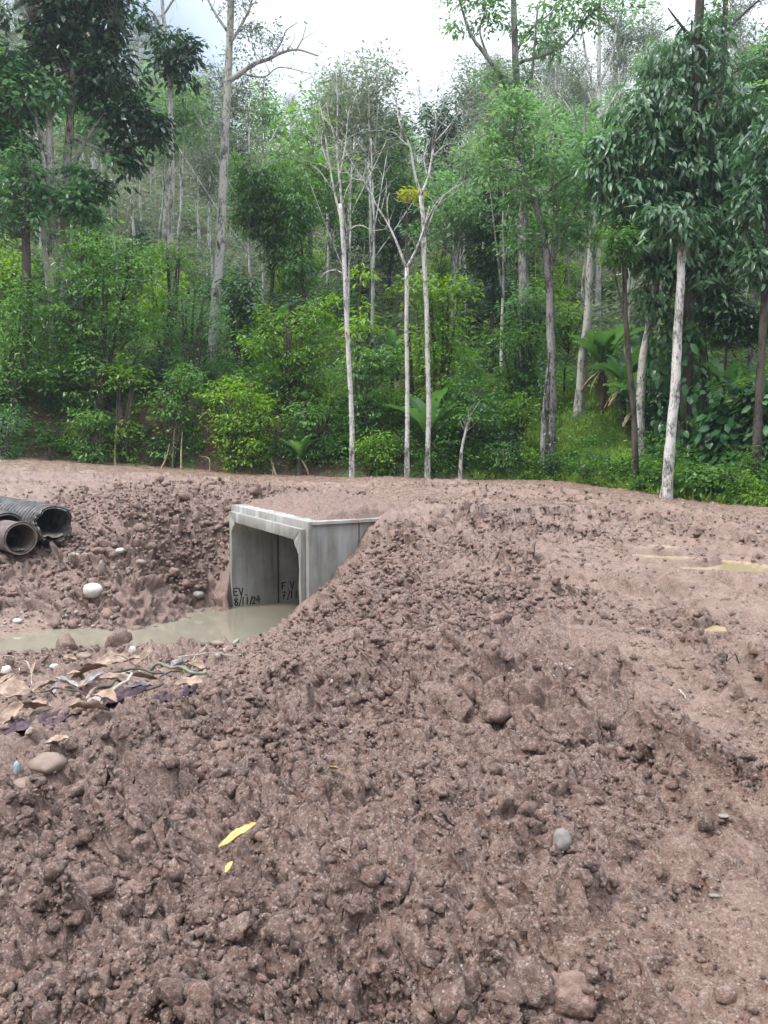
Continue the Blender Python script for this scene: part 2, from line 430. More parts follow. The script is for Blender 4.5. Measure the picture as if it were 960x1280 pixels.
def ground_z(x, y, detail=True):
    x = np.asarray(x, float); y = np.asarray(y, float)
    b = base_z(x, y)
    r = np.hypot(x, y)
    g = np.clip(rough_at(x, y), .04, 1.7)
    s, t = cul_st(x, y)
    near_wall = np.exp(-np.clip(np.maximum(np.maximum(-s - .0, s - CW), np.maximum(-t - .1, t - 3)), 0, 9) * 3.0)
    g = g * (1 - .6 * near_wall)
    y0 = y; y = y + 1.3 * b * sstep(y, 13.5, 15) * sstep(-x, 2.2, 3.4)   # noise follows the surface of the steep far bank
    wx = x + .10 * fbm(x * 2.3, y * 2.3, 3, 3) + .05 * fbm(x * 9, y * 9, 12, 2)
    wy = y + .10 * fbm(x * 2.3, y * 2.3, 7, 3) + .05 * fbm(x * 9, y * 9, 15, 2)
    h = .16 * fbm(x * .55, y * .55, 21, 3) * (.35 + .65 * g)
    patch = sstep(fbm(x * .9, y * .9, 31, 3), -.45, .35)
    c1 = clods(wx, wy, .52, 1) * .50 * (.35 + .65 * patch)
    c2 = clods(wx + 5.1, wy - 2.3, .27, 11) * .72
    c3 = clods(wx * 1.0 - 1.7, wy + 8.2, .135, 22) * .75
    c4 = clods(wx + 3.3, wy + 1.2, .062, 33) * .75
    k1 = (chunks(wx, wy, .40, 101, .7, .10) - .3) * .185 * (.25 + .75 * patch)
    k2 = (chunks(wx * 1.1 + 3, wy - 4, .21, 111, .7, .12) - .3) * .11
    k3 = (chunks(wx + 7, wy + 2, .10, 121, .8, .14) - .3) * .052
    k4 = (chunks(wx - 5, wy + 9, .045, 131, .8, .16) - .3) * .027
    d = .36 * (c1 + c3) + .4 * c4 + .3 * c2 + k1 + (k2 + k3) * (.5 + .5 * sstep(fbm(x * 1.7, y * 1.7, 37, 2), -.4, .2)) + k4
    dummy = c1 + c2 * (.35 + .65 * sstep(g, .3, .9)) + c3 + c4
    d4 = (clods(wx + 1.3, wy + 4.2, .030, 44) * .5 + (chunks(wx, wy + 4, .022, 141, .8, .18) - .3) * .012) * (r < 8)
    d5 = .022 * fbm(x * 14, y * 14, 51, 4) + .008 * fbm(x * 60, y * 60, 57, 2)
    # pits and crevices between the lumps
    pit = -.10 * sstep(fbm(x * 3.1, y * 3.1, 61, 3), .28, .62) - .05 * sstep(np.abs(fbm(x * 2.1 + 3, y * 2.1, 66, 4)), .05, .0)
    y = y0
    tz, cov, berm = (q.reshape(x.shape) for q in track_z(x.ravel(), y.ravel()))
    g = g + .9 * berm
    out = b + h + (g ** 1.1) * (d * .92 + pit) * (1 - .75 * cov) + (d4 * .9 + d5) * (.25 + .75 * g) + tz
    out = out - .07 * g
    # trench in front of the mouth
    s2 = s - 1.1 * np.minimum(t, 0)
    cd = np.hypot(np.maximum(np.maximum(.55 - s, s2 - CW + .22), 0), np.maximum(np.maximum(-1.3 - t, t - .25), 0))
    out = np.where(cd < 2.5, np.minimum(out, -2.6 + 8 * cd + .8 * (out - b)), out)
    out = np.where((s > -.1) & (s < CW + .1) & (t > 2.2) & (t < 7.2), np.maximum(out, ROOF + .05 + .03 * fbm(x * 4, y * 4, 91, 2)), out)
    for c, L, W, an, dz in PUDDLES:
        dx, dy = x - c[0], y - c[1]; u = (dx * math.cos(an) + dy * math.sin(an)) / L; v = (-dx * math.sin(an) + dy * math.cos(an)) / W
        q0 = u * u + v * v
        sel = q0 < 4
        cm_ = np.exp(-np.clip(((u * L) ** 2 + (v * W) ** 2) / (.8 + 2.2 * max(L, W) ** 2), 0, 20)) if L < 1.2 and c[0] > 0 else 0
        out = out - .9 * cm_ * np.maximum(out - (c[2] - .025), 0)
        q = q0 - .15 + .75 * fbm(x * 1.3 / W, y * 1.3 / W, 71, 4)
        lvl = c[2] - .04
        k = np.where(sel, 1 - sstep(q0, 2.3, 3.6), 0)
        tgt = lvl + np.clip(.05 * (q - 1), -.05, .06) + .012 * fbm(x * 12, y * 12, 75, 3) + .055 * sstep(q0, 1.5, 2.3)
        out = out * (1 - k) + tgt * k
    return out, g, cov

# ground: one polar sheet, finest in front of the camera, out to the horizon
def make_ground():
    th = np.concatenate([np.linspace(-180, -44, 90, endpoint=False), np.linspace(-44, 44, NTH, endpoint=False), np.linspace(44, 180, 90, endpoint=False)])
    rr = np.concatenate([np.exp(np.linspace(math.log(.55), math.log(1.5), 120, endpoint=False)), np.exp(np.linspace(math.log(1.5), math.log(9), 960, endpoint=False)), np.exp(np.linspace(math.log(9), math.log(34), 420)), [38, 44, 55, 80, 140, 260, 500]])
    T, R = np.meshgrid(np.radians(th), rr)
    X, Y = np.sin(T) * R, np.cos(T) * R
    Z, G, C = ground_z(X.ravel(), Y.ravel())
    x, y = X.ravel(), Y.ravel()
    # break up the steep sides: sideways shifts that vary with height too
    gg = np.clip(G, .05, 1.2); nr_ = (R.ravel() < 9)
    def w3(f, k):
        q = 1.2 if f < 12 else 1.0 if f < 25 else .85
        return vnoise(x * f + Z * f * q + k, y * f - Z * f * q * .9 + k * 1.7, 201 + k)
    s0, t0 = cul_st(x, y); far = sstep(np.maximum(np.maximum(-s0, s0 - CW), np.maximum(-t0, t0 - 3)), .05, .4)
    sx = gg * far * (.085 * w3(7, 1) + .042 * w3(17, 2) + .016 * w3(38, 3) + .014 * w3(85, 4) * nr_)
    sy = gg * far * (.085 * w3(7, 5) + .042 * w3(17, 6) + .016 * w3(38, 7) + .014 * w3(85, 8) * nr_)
    sz = gg * (.035 * w3(19, 9) + .022 * w3(45, 10) + .010 * w3(100, 11) * nr_)
    # on steep ground the relief stands out along the normal
    B0 = base_z(x, y); hh = .05; gx = np.clip((base_z(x + hh, y) - B0) / hh, -1.6, 1.6); gy = np.clip((base_z(x, y + hh) - B0) / hh, -1.6, 1.6)
    nl = np.sqrt(1 + gx * gx + gy * gy); dd = np.clip(Z - B0, -.5, .6) * far * (R.ravel() < 24)
    x, y, Z = x - gx / nl * dd + sx, y - gy / nl * dd + sy, Z + (1 / nl - 1) * dd + sz
    s, t = cul_st(x, y)
    keep_v = ~((s > .10) & (s < CW - .10) & (t > .06) & (t < 2.6) & (Z < ROOF - .02))
    nth = len(th); nr = len(rr)
    i = np.arange(nr - 1)[:, None] * nth; j = np.arange(nth)[None]
    q = np.stack([i + j, i + nth + j, i + nth + (j + 1) % nth, i + (j + 1) % nth], -1).reshape(-1, 4)[:, ::-1]
    q = q[keep_v[q].all(1)]
    a = Acc(); a.add(np.c_[x, y, Z], q)
    # the cap under the feet
    n0 = len(x); a.v[0] = np.vstack([a.v[0], [0, 0, float(np.mean(Z[:nth]))]]); a.t[0] = np.append(a.t[0], .5); a.n += 1
    a.f.append(np.stack([np.full(nth, n0), (np.arange(nth) + 1) % nth, np.arange(nth)], -1))
    G = np.append(G, .5); C = np.append(C, 0.)
    comp = np.clip(1.25 - G * 1.2, 0, 1) ; comp = np.maximum(comp, .6 * C)
    xx = np.append(x, 0); yy = np.append(y, 0)
    red = sstep(yy - .0 * xx, 12, 17) * sstep(-xx + .25 * yy, -2, 3) * (1 - sstep(yy, 21, 24)) 
    # soil heaped on the roof of the culvert
    S, Tt = np.meshgrid(np.linspace(-.06, CW + .06, 130), np.linspace(.16, 3.4, 120))
    P = CN[:2] + S.ravel()[:, None] * BX + Tt.ravel()[:, None] * AX
    z1, g1, c1 = ground_z(P[:, 0], P[:, 1])
    tt = Tt.ravel(); ss = S.ravel()
    zr = ROOF - .06 + .14 * sstep(tt, .12, .7) + .13 * sstep(tt + .5 * vnoise(P[:, 0] * 2, P[:, 1] * 2, 4), .4, 1.5) + .6 * clods(P[:, 0], P[:, 1], .16, 5) * sstep(tt, .2, .7) + .04 * fbm(P[:, 0] * 6, P[:, 1] * 6, 2)
    zr = zr - .12 * (1 - sstep(np.minimum(ss, CW - ss), -.05, .22 + .1 * vnoise(P[:, 0] * 3, P[:, 1] * 3, 8)))
    zr = zr - .16 * sstep(tt, 1.2, 1.7) * (1 - sstep(ss, .0, .55))
    we = sstep(ss + .16 * vnoise(P[:, 0] * 4, P[:, 1] * 4, 6), .02, .2) * sstep(CW - ss, .0, .3)
    zr = zr * we + (ROOF - .05) * (1 - we)
    zr = np.where(tt > 2.6, np.minimum(zr, z1 - .01), zr)
    b0 = a.n; i = np.arange(119)[:, None] * 130; j = np.arange(129)[None]
    q = np.stack([i + j, i + 130 + j, i + 131 + j, i + 1 + j], -1).reshape(-1, 4)
    a.add(np.c_[P, zr], q)
    comp = np.r_[comp, np.zeros(len(zr))]; red = np.r_[red, np.full(len(zr), .6)]
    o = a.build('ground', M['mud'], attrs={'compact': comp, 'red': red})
    return tag(o, kind='structure')
NTH, NRR = 860, 1150
make_ground()

# ------------------------------------------------------------------ water
def mat_water(name, col, rough=.06):
    m, nt, *_ = new_mat(name)
    c = coord(nt); n = noise(nt, c, 1.1, 4, .6); n2 = noise(nt, c, 7, 3, .5)
    finish(nt, ramp(nt, n, [(.3, tuple(.88 * v for v in col)), (.7, col)]), rough, n2, .12, .015, .5)
    return m
M['creek'] = mat_water('creek_water', (.225, .200, .152), .025)
M['puddle'] = mat_water('puddle_water', (.36, .275, .165), .06)
M['grey_puddle'] = mat_water('grey_puddle_water', (.4, .38, .33), .05)
a = Acc()
X, Y = np.meshgrid(np.linspace(-30, 4.5, 40), np.linspace(10.5, 21, 30))
i = np.arange(29)[:, None] * 40; j = np.arange(39)[None]
a.add(np.c_[X.ravel(), Y.ravel(), np.full(X.size, WATER_Z)], np.stack([i + j, i + 1 + j, i + 41 + j, i + 40 + j], -1).reshape(-1, 4))
tag(a.build('creek_water', M['creek']), kind='structure')
for k, (c, L, W, an, dz) in enumerate(PUDDLES):
    a = Acc(); n = 40; ang = np.linspace(0, 2 * math.pi, n, endpoint=False)
    u, v = np.cos(ang) * L * 1.5, np.sin(ang) * W * 1.5
    p = np.c_[c[0] + u * math.cos(an) - v * math.sin(an), c[1] + u * math.sin(an) + v * math.cos(an), np.full(n, c[2] - .022)]
    a.add(np.vstack([[c[0], c[1], c[2] - .022], p]), np.stack([np.zeros(n, int), 1 + np.arange(n), 1 + (np.arange(n) + 1) % n], -1))
    tag(a.build('puddle', M['grey_puddle' if k == 5 else 'puddle']), kind='structure')

# ------------------------------------------------------------------ box culvert
def mat_concrete():
    m, nt, *_ = new_mat('concrete')
    c = coord(nt, 'Object'); cs = coord(nt, 'Object', (1, 1, .12))
    n1 = noise(nt, c, 1.3, 5, .6); n2 = noise(nt, cs, 5.5, 4, .6); n3 = noise(nt, c, 40, 3, .6); n4 = noise(nt, cs, 1.8, 3, .55)
    col = ramp(nt, n1, [(.3, (.20, .19, .168)), (.7, (.34, .33, .305))])
    col = mixc(nt, math_(nt, 'MULTIPLY', math_(nt, 'SUBTRACT', n2, .5, True), 3.2, True), col, (.12, .118, .098))
    col = mixc(nt, math_(nt, 'MULTIPLY', math_(nt, 'SUBTRACT', n4, .55, True), 4.5, True), col, (.50, .515, .51))
    # tide line of silt near the water, and mud splashes
    sx = N(nt, 'ShaderNodeSeparateXYZ'); nt.links.new(c, sx.inputs[0])
    zz = math_(nt, 'ADD', sx.outputs[2], math_(nt, 'MULTIPLY', math_(nt, 'SUBTRACT', n1, .5), .5))
    tide = ramp(nt, math_(nt, 'MULTIPLY', math_(nt, 'SUBTRACT', zz, -.05), 1.6, True), [(0, (1, 1, 1)), (.55, (.6, .6, .6)), (.85, (0, 0, 0))])
    col = mixc(nt, math_(nt, 'MULTIPLY', tide, .55), col, (.33, .30, .22))
    finish(nt, col, .8, n3, .25, .004, .3)
    return m
M['concrete'] = mat_concrete()
M['joint'] = mat_simple('joint_mortar', (.02, .02, .02), (.05, .05, .045), 20)
M['ink'] = mat_simple('black_paint', (.008, .008, .01), (.02, .02, .022), 30, .5)
ZT, ZB = ROOF, -2.75
ORG = cul(CW / 2, 0, WATER_Z)
def ring_profile(wall, top, bot, ch, inset=0.0):
    """outer rectangle and chamfered opening as two loops of 8 points (s,z)"""
    o0, o1, z0, z1 = inset, CW - inset, ZB + inset, ZT - inset
    i0, i1, y0, y1 = wall, CW - wall, ZB + bot, ZT - top
    inner = [(i0 + ch, y0), (i1 - ch, y0), (i1, y0 + ch), (i1, y1 - ch), (i1 - ch, y1), (i0 + ch, y1), (i0, y1 - ch), (i0, y0 + ch)]
    outer = [(o0 + ch, z0), (o1 - ch, z0), (o1, z0 + ch), (o1, z1 - ch * .02), (o1 - .01, z1), (o0 + .01, z1), (o0, z1 - ch * .02), (o0, z0 + ch)]
    return outer, inner
def ring_mesh(acc, prof, t0, t1, rag=0.0, seed=0):
    outer, inner = prof; rg = RS(seed)
    # subdivide the loops so that the edge can be chipped
    def dens(l, k=6): return [tuple(np.array(l[i]) + (np.array(l[(i + 1) % 8]) - np.array(l[i])) * q / k) for i in range(8) for q in range(k)]
    O, I = dens(outer), dens(inner); n = len(O)
    v = []
    for t in (t0, t1):
        for L in (O, I):
            for s, z in L: v.append(cul(s, t + (rag * rg.rand() ** 3 if t == t0 else 0), z))
    k = np.arange(n); k1 = (k + 1) % n
    f = [np.stack([k, k1, n + k1, n + k], -1)[:, ::-1], np.stack([2*n + k, 2*n + k1, 3*n + k1, 3*n + k], -1),
         np.stack([k, k1, 2*n + k1, 2*n + k], -1), np.stack([n + k, n + k1, 3*n + k1, 3*n + k], -1)[:, ::-1]]
    acc.add(v, f)
culvert = empty('box_culvert', ORG, 'grey precast concrete box culvert with an open rectangular mouth above the creek', 'culvert')
SEG = 1.14
GL = {'E': [[(.9,1),(0,1),(0,0),(.9,0)],[(0,.52),(.7,.52)]], 'V': [[(0,1),(.45,0),(.9,1)]], 'F': [[(.85,1),(0,1),(0,0)],[(0,.5),(.65,.5)]], '.': [[(.3,.0),(.42,.06)]],
      '8': [[(.75,.78),(.45,1),(.12,.8),(.4,.53),(.78,.27),(.45,0),(.1,.22),(.4,.5),(.75,.78)]], '/': [[(.1,-.12),(.6,1.05)]], '1': [[(.4,0),(.5,1)]],
      '2': [[(.1,.75),(.35,1),(.75,.85),(.7,.55),(.1,.02),(.85,.02)]], '4': [[(.55,1),(.05,.38),(.85,.4)],[(.72,.75),(.6,0)]], '7': [[(.05,1),(.85,1),(.35,0)],[(.2,.48),(.7,.52)]]}
def write(parent, name, text, t, z, h, adv):
    sw = CW - .25 - .004; rg_ = RS(len(text) + int(z * 100) % 7)
    for ch in text:
        if ch != ' ':
            a = Acc(); tilt = rg_.uniform(-.06, .06); dz = rg_.uniform(-.012, .012); sc = rg_.uniform(.9, 1.08)
            for st in GL[ch]:
                p = [cul(sw, t + (x + tilt * y) * h * .62 * sc, z + dz + y * h * sc) for x, y in st]
                p = np.array(p); q = spline(p, 4) if ch in '82' else p
                # flat brush strokes: a box along each stretch
                for i in range(len(q) - 1):
                    d = norm(q[i + 1] - q[i]); wd = .011 + .006 * rg_.rand(); w = norm(np.cross(d, [BX[0], BX[1], 0])) * wd; nn = np.array([BX[0], BX[1], 0]) * .0015
                    e = d * .009
                    c = [q[i] - e - w - nn, q[i + 1] + e - w * .8 - nn, q[i + 1] + e + w * .8 - nn, q[i] - e + w - nn]
                    c += [v + 2 * nn for v in c]
                    a.add(c, np.array([[0,1,2,3],[7,6,5,4],[0,4,5,1],[1,5,6,2],[2,6,7,3],[3,7,4,0]]))
            a.build(name, M['ink'], parent, ORG, smooth=False)
        t += adv * (.55 if ch in './' else 1)
for k in range(6):
    a = Acc(); t0 = k * SEG
    ring_mesh(a, ring_profile(.25, .36, .25, .26), t0 + (.10 if k == 0 else .014), t0 + SEG - .014, .0, k)
    if k == 0: ring_mesh(a, ring_profile(.252, .362, .252, .26, .14), 0, .099, .03, 4)
    sg = a.build('culvert_segment', M['concrete'], culvert, ORG, smooth=False)
    bv = sg.modifiers.new('edge', 'BEVEL'); bv.width = .012; bv.segments = 2; bv.limit_method = 'ANGLE'
    if k == 0:
        write(sg, 'painted_letter', 'EV.', .04, WATER_Z + .27, .17, .13)
        write(sg, 'painted_numeral', '8/11/24', .05, WATER_Z + .04, .17, .105)
    if k == 1:
        write(sg, 'painted_letter', 'F.V', t0 + .10, WATER_Z + .30, .17, .14)
        write(sg, 'painted_numeral', '7/11/24', t0 + .10, WATER_Z + .07, .17, .125)
    if k:
        a = Acc(); ring_mesh(a, ring_profile(.275, .385, .27, .26, .03), t0 - .0135, t0 + .0135)
        a.build('joint_seal', M['joint'], culvert, ORG, smooth=False)
# ------------------------------------------------------------------ lumps, stones
import bmesh
def ico(sub):
    bm = bmesh.new(); bmesh.ops.create_icosphere(bm, subdivisions=sub, radius=1)
    v = np.array([x.co[:] for x in bm.verts]); f = np.array([[q.index for q in p.verts] for p in bm.faces]); bm.free()
    return v, f
ICO = {k: ico(k) for k in (1, 2, 3, 4, 5)}
def lump(sub, rg, planes=9, rough=.08, lo=.55, hi=.95):
    v, f = ICO[sub]; r = np.ones(len(v))
    for k in range(planes):
        n = norm(rg.randn(3)); d = rg.uniform(lo, hi); q = v @ n
        r = np.where(q > .05, np.minimum(r, d / np.maximum(q, .05)), r)
    o = rg.rand(3) * 40
    r = r * (1 + rough * 2 * fbm(v[:, 0] * 2.2 + o[0] + v[:, 2] * 1.3, v[:, 1] * 2.2 + o[1] - v[:, 2] * 1.7, 3, 3) + rough * 1.5 * fbm(v[:, 0] * 6 + v[:, 2] * 5, v[:, 1] * 6 + o[2] - v[:, 2] * 4, 5, 4 if sub > 3 else 2))
    if sub > 4: r = r - rough * .5 * clods(v[:, 0] * 1.3 + v[:, 2] + 9, v[:, 1] * 1.3 - v[:, 2] * .8 + o[1], .33, 3)
    return v * r[:, None], f
def rotm(rg, n, tilt=3.2):
    a = rg.uniform(0, 2 * math.pi, n); b = rg.uniform(-tilt, tilt, n); c = rg.uniform(-tilt, tilt, n)
    ca, sa, cb, sb, cc, sc = np.cos(a), np.sin(a), np.cos(b), np.sin(b), np.cos(c), np.sin(c)
    z = np.zeros(n); o = np.ones(n)
    Rz = np.stack([ca, -sa, z, sa, ca, z, z, z, o], -1).reshape(n, 3, 3)
    Rx = np.stack([o, z, z, z, cb, -sb, z, sb, cb], -1).reshape(n, 3, 3)
    Ry = np.stack([cc, z, sc, z, o, z, -sc, z, cc], -1).reshape(n, 3, 3)
    return Rz @ Rx @ Ry
def scatter_lumps(acc, rg, P, size, sub, nt=7, sink=.35, flat=(.6, 1), **kw):
    n = len(P); tm = [lump(sub, rg, **kw) for _ in range(nt)]; which = rg.randint(0, nt, n)
    R = rotm(rg, n, .6); sc = np.stack([rg.uniform(.75, 1.2, n), rg.uniform(.75, 1.2, n), rg.uniform(*flat, n)], -1) * size[:, None]
    for k in range(nt):
        m = which == k
        if not m.any(): continue
        v, f = tm[k]
        V = np.einsum('nij,nvj->nvi', R[m], v[None] * sc[m][:, None]) + P[m][:, None]
        V[..., 2] += (size[m] * (.5 - 2 * sink * .5))[:, None] * .6
        nv = len(v); F_ = f[None] + (np.arange(m.sum()) * nv)[:, None, None]
        acc.add(V.reshape(-1, 3), F_.reshape(-1, 3), np.repeat(rg.rand(m.sum()), nv))
def outside_culvert(x, y):
    s, t = cul_st(x, y)
    return ~((s > -.15) & (s < CW + .2) & (t > -2.6) & (t < 3.2))
rg = RS(5)
def field(n, r0, r1, half=36):
    th = np.radians(rg.uniform(-half, half, n)); r = np.exp(rg.uniform(math.log(r0), math.log(r1), n))
    x, y = np.sin(th) * r, np.cos(th) * r
    k = outside_culvert(x, y); x, y, r = x[k], y[k], r[k]
    z, g, c = ground_z(x, y)
    return x, y, z, r, g, c
def clod_field():
    a = Acc()
    x, y, z, r, g, c = field(150000, 1.25, 23)
    pn = sstep(fbm(x * .8, y * .8, 81, 3), -.35, .4)
    k = (rg.rand(len(x)) < (.2 + .8 * g ** 1.5) * (.12 + .88 * pn) * (1 - .8 * c)) & (z > WATER_Z + .03)
    x, y, z, r, g = x[k], y[k], z[k], r[k], g[k]
    s = np.clip(r * .0023 * (1 + rg.pareto(2.3, len(x))), .004, .05) * (.6 + .5 * np.clip(g, 0, 1))
    b = s > r * .0042
    scatter_lumps(a, rg, np.c_[x, y, z][~b], s[~b], 1, 12, .55, (.6, 1), planes=4, rough=.2)
    scatter_lumps(a, rg, np.c_[x, y, z][b], s[b], 2, 16, .6, (.6, 1), planes=6, rough=.32)
    x, y, z, r, g, c = field(700, 1.6, 20)
    pn = sstep(fbm(x * .8, y * .8, 81, 3), -.3, .4)
    k = (rg.rand(len(x)) < np.clip(g, 0, 1) ** 2 * (.15 + .85 * pn) * (1 - c)) & (z > WATER_Z + .05)
    x, y, z, r, g = x[k], y[k], z[k], r[k], g[k]
    s = np.clip(.030 * (1 + rg.pareto(2.2, len(x))) * (.7 + .05 * r), .02, .14) 
    nb = s > r * .02
    scatter_lumps(a, rg, np.c_[x, y, z - .45 * s][~nb], s[~nb], 3, 14, .5, (.5, .9), planes=7, rough=.24)
    scatter_lumps(a, rg, np.c_[x, y, z - .5 * s][nb], s[nb], 5, 10, .5, (.5, .85), planes=7, rough=.22)
    n = 2600; x, y = rg.uniform(-9.5, -2.6, n), rg.uniform(14.8, 21.5, n); z, g, c = ground_z(x, y); k = outside_culvert(x, y) & (z > WATER_Z + .03) & (rg.rand(n) < .9 * np.clip(g, 0, 1))
    s = np.clip(.035 * (1 + rg.pareto(2.2, n)), .03, .15)
    scatter_lumps(a, rg, np.c_[x, y, z - .2 * s][k], s[k], 2, 16, .45, (.6, .95), planes=6, rough=.3)
    n = 2400; x, y = rg.uniform(-1.5, 5.5, n), rg.uniform(9, 20, n); z, g, c = ground_z(x, y); k = outside_culvert(x, y) & (rg.rand(n) < np.clip(g, 0, 1) ** 2)
    s = np.clip(.025 * (1 + rg.pareto(2.4, n)), .02, .10)
    scatter_lumps(a, rg, np.c_[x, y, z - .2 * s][k], s[k], 2, 16, .45, (.6, .95), planes=6, rough=.3)
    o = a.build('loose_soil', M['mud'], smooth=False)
    return tag(o, 'crumbled brown soil clods strewn over the muddy embankment', 'soil', kind='stuff')
clod_field()
M['gravel'] = mat_simple('gravel', (.14, .105, .09), (.36, .30, .265), 9, .8)
def gravel_field():
    a = Acc()
    x, y, z, r, g, c = field(1100, 4.5, 24)
    s = np.clip(r * .0018 * (1 + rg.pareto(3, len(x))), .006, .05)
    k = (z > WATER_Z) & (rg.rand(len(x)) < .35 + .3 * (x < -2))
    scatter_lumps(a, rg, np.c_[x, y, z][k], s[k], 2, 6, .3, (.5, .8), planes=4, rough=.05)
    # stony patch on the far bank of the creek
    n = 260; x = rg.uniform(-9.5, -4.8, n); y = rg.uniform(14.6, 17, n); z, g, c = ground_z(x, y); k = outside_culvert(x, y) & (z > WATER_Z)
    scatter_lumps(a, rg, np.c_[x, y, z][k], np.clip(.02 * (1 + rg.pareto(2.5, n)), .02, .09)[k], 2, 6, .3, (.5, .8), planes=4, rough=.05)
    tag(a.build('gravel', M['gravel']), 'small grey and white pebbles sprinkled over the mud', 'gravel', kind='stuff')
gravel_field()
M['white_stone'] = mat_simple('white_stone', (.42, .37, .33), (.58, .53, .48), 5, .7)
M['grey_stone'] = mat_simple('grey_stone', (.12, .10, .088), (.27, .24, .22), 6, .65)
M['tan_stone'] = mat_simple('tan_stone', (.16, .112, .088), (.28, .21, .172), 6, .75)
M['blue_stone'] = mat_simple('blue_stone', (.22, .27, .30), (.36, .42, .46), 8, .6)
M['clay'] = mat_simple('clay_lump', (.12, .075, .058), (.26, .172, .138), 14, .8, 1.0, .03)
def gz1(x, y): return float(ground_z(np.array([x]), np.array([y]))[0][0])
def on_ground(px, py):
    """first meeting of the view ray with the detailed ground"""
    d = ray(px, py); o = np.array([0, 0, EYE]); p0 = trace(px, py)
    k0 = p0[1] / d[1]; k = np.linspace(max(.8, k0 * .82), k0 * 1.12, 700)
    P = o + d * k[:, None]; z = ground_z(P[:, 0], P[:, 1])[0]
    h = np.nonzero(P[:, 2] <= z)[0]
    return P[h[0]] if len(h) else p0
def stone(px, py, rpx, mat, label, cat='stone', name='stone', asp=(1, .8, .62), rot=0, planes=5, rough=.07, sink=.25, group=None, sub=3):
    p = on_ground(px, py); r = rpx / F * p[1]
    rg_ = RS(int(px * 7 + py)); v, f = lump(sub, rg_, planes, rough, .7, 1)
    v = v * np.array(asp) * r; c, s = math.cos(rot), math.sin(rot)
    v = np.c_[v[:, 0] * c - v[:, 1] * s, v[:, 0] * s + v[:, 1] * c, v[:, 2]]
    a = Acc(); p = p + np.array([0, 0, r * asp[2] * (1 - 2 * sink)])
    a.add(v + p, f)
    return tag(a.build(name, M[mat], None, p), label, cat, group)
stone(116, 743, 14, 'white_stone', 'large smooth white boulder lying on the creek bank below the black pipes', 'boulder', 'boulder', (1, .8, .72), -.4, 3, .05)
stone(9, 843, 9, 'white_stone', 'pale rounded stone at the left edge of the debris heap', asp=(.8, .7, .9))
stone(68, 835, 6, 'white_stone', 'small pale stone poking out of the near creek bank')
stone(86, 826, 8, 'tan_stone', 'tan stone on the crest of the near creek bank')
stone(105, 823, 9, 'tan_stone', 'broad tan stone beside the crest lump of the near bank', asp=(1.2, .7, .6))
stone(166, 816, 6, 'white_stone', 'small white stone beside the murky creek water', asp=(.8, .8, 1))
stone(60, 960, 22, 'tan_stone', 'large tan stone half buried beside the bluish stone', 'rock', asp=(1.1, .8, .6), planes=7)
stone(36, 982, 16, 'tan_stone', 'flat muddy tan rock below the large tan stone', 'rock', asp=(1.2, .8, .45), planes=7)
stone(21, 966, 9, 'blue_stone', 'small bluish grey sliver of stone in the mud', asp=(.5, .55, 1.1), rot=.5)
stone(703, 1052, 15, 'grey_stone', 'grey cobble half sunk in the loose soil', asp=(.85, .8, 1), planes=8, rough=.12, sink=.42)
stone(620, 1102, 6, 'grey_stone', 'small grey green pebble capping a lump of soil', asp=(.8, .8, .8))
stone(905, 1021, 8, 'grey_stone', 'small shiny grey chip on the smooth wet mud', asp=(1.1, .6, .3))
stone(893, 1121, 8, 'grey_stone', 'small dark stone lying on the flattened mud', asp=(1, .7, .5))
stone(248, 746, 8, 'grey_stone', 'dark grey stone on the slope left of the culvert mouth')
stone(176, 705, 7, 'tan_stone', 'tan stone high on the slope between pipes and culvert')
stone(150, 690, 6, 'white_stone', 'small pale stone beside the little pool by the pipes')
stone(127, 716, 9, 'tan_stone', 'upright clay coloured stone above the white boulder', asp=(.5, .5, 1.2))
stone(272, 806, 8, 'tan_stone', 'tan stone behind the pale bamboo stick', asp=(1.2, .8, .5))
stone(300, 797, 7, 'white_stone', 'whitish stone at the water edge near the culvert')
stone(22, 778, 6, 'white_stone', 'white pebble on the flat mud spit at the far left')
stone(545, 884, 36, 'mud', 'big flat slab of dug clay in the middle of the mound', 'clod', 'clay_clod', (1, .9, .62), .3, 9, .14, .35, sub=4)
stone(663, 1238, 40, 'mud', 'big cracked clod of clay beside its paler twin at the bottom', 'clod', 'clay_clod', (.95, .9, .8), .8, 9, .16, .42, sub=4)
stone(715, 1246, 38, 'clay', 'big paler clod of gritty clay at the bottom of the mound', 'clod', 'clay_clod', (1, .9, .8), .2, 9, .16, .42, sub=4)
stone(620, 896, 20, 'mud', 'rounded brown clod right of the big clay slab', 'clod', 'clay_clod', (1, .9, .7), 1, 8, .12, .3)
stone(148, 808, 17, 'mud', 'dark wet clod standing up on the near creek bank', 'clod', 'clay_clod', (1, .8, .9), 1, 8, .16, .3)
stone(83, 812, 16, 'mud', 'dark double clod on the near creek bank left of the taller clod', 'clod', 'clay_clod', (1.2, .8, .8), 2, 8, .16, .3)

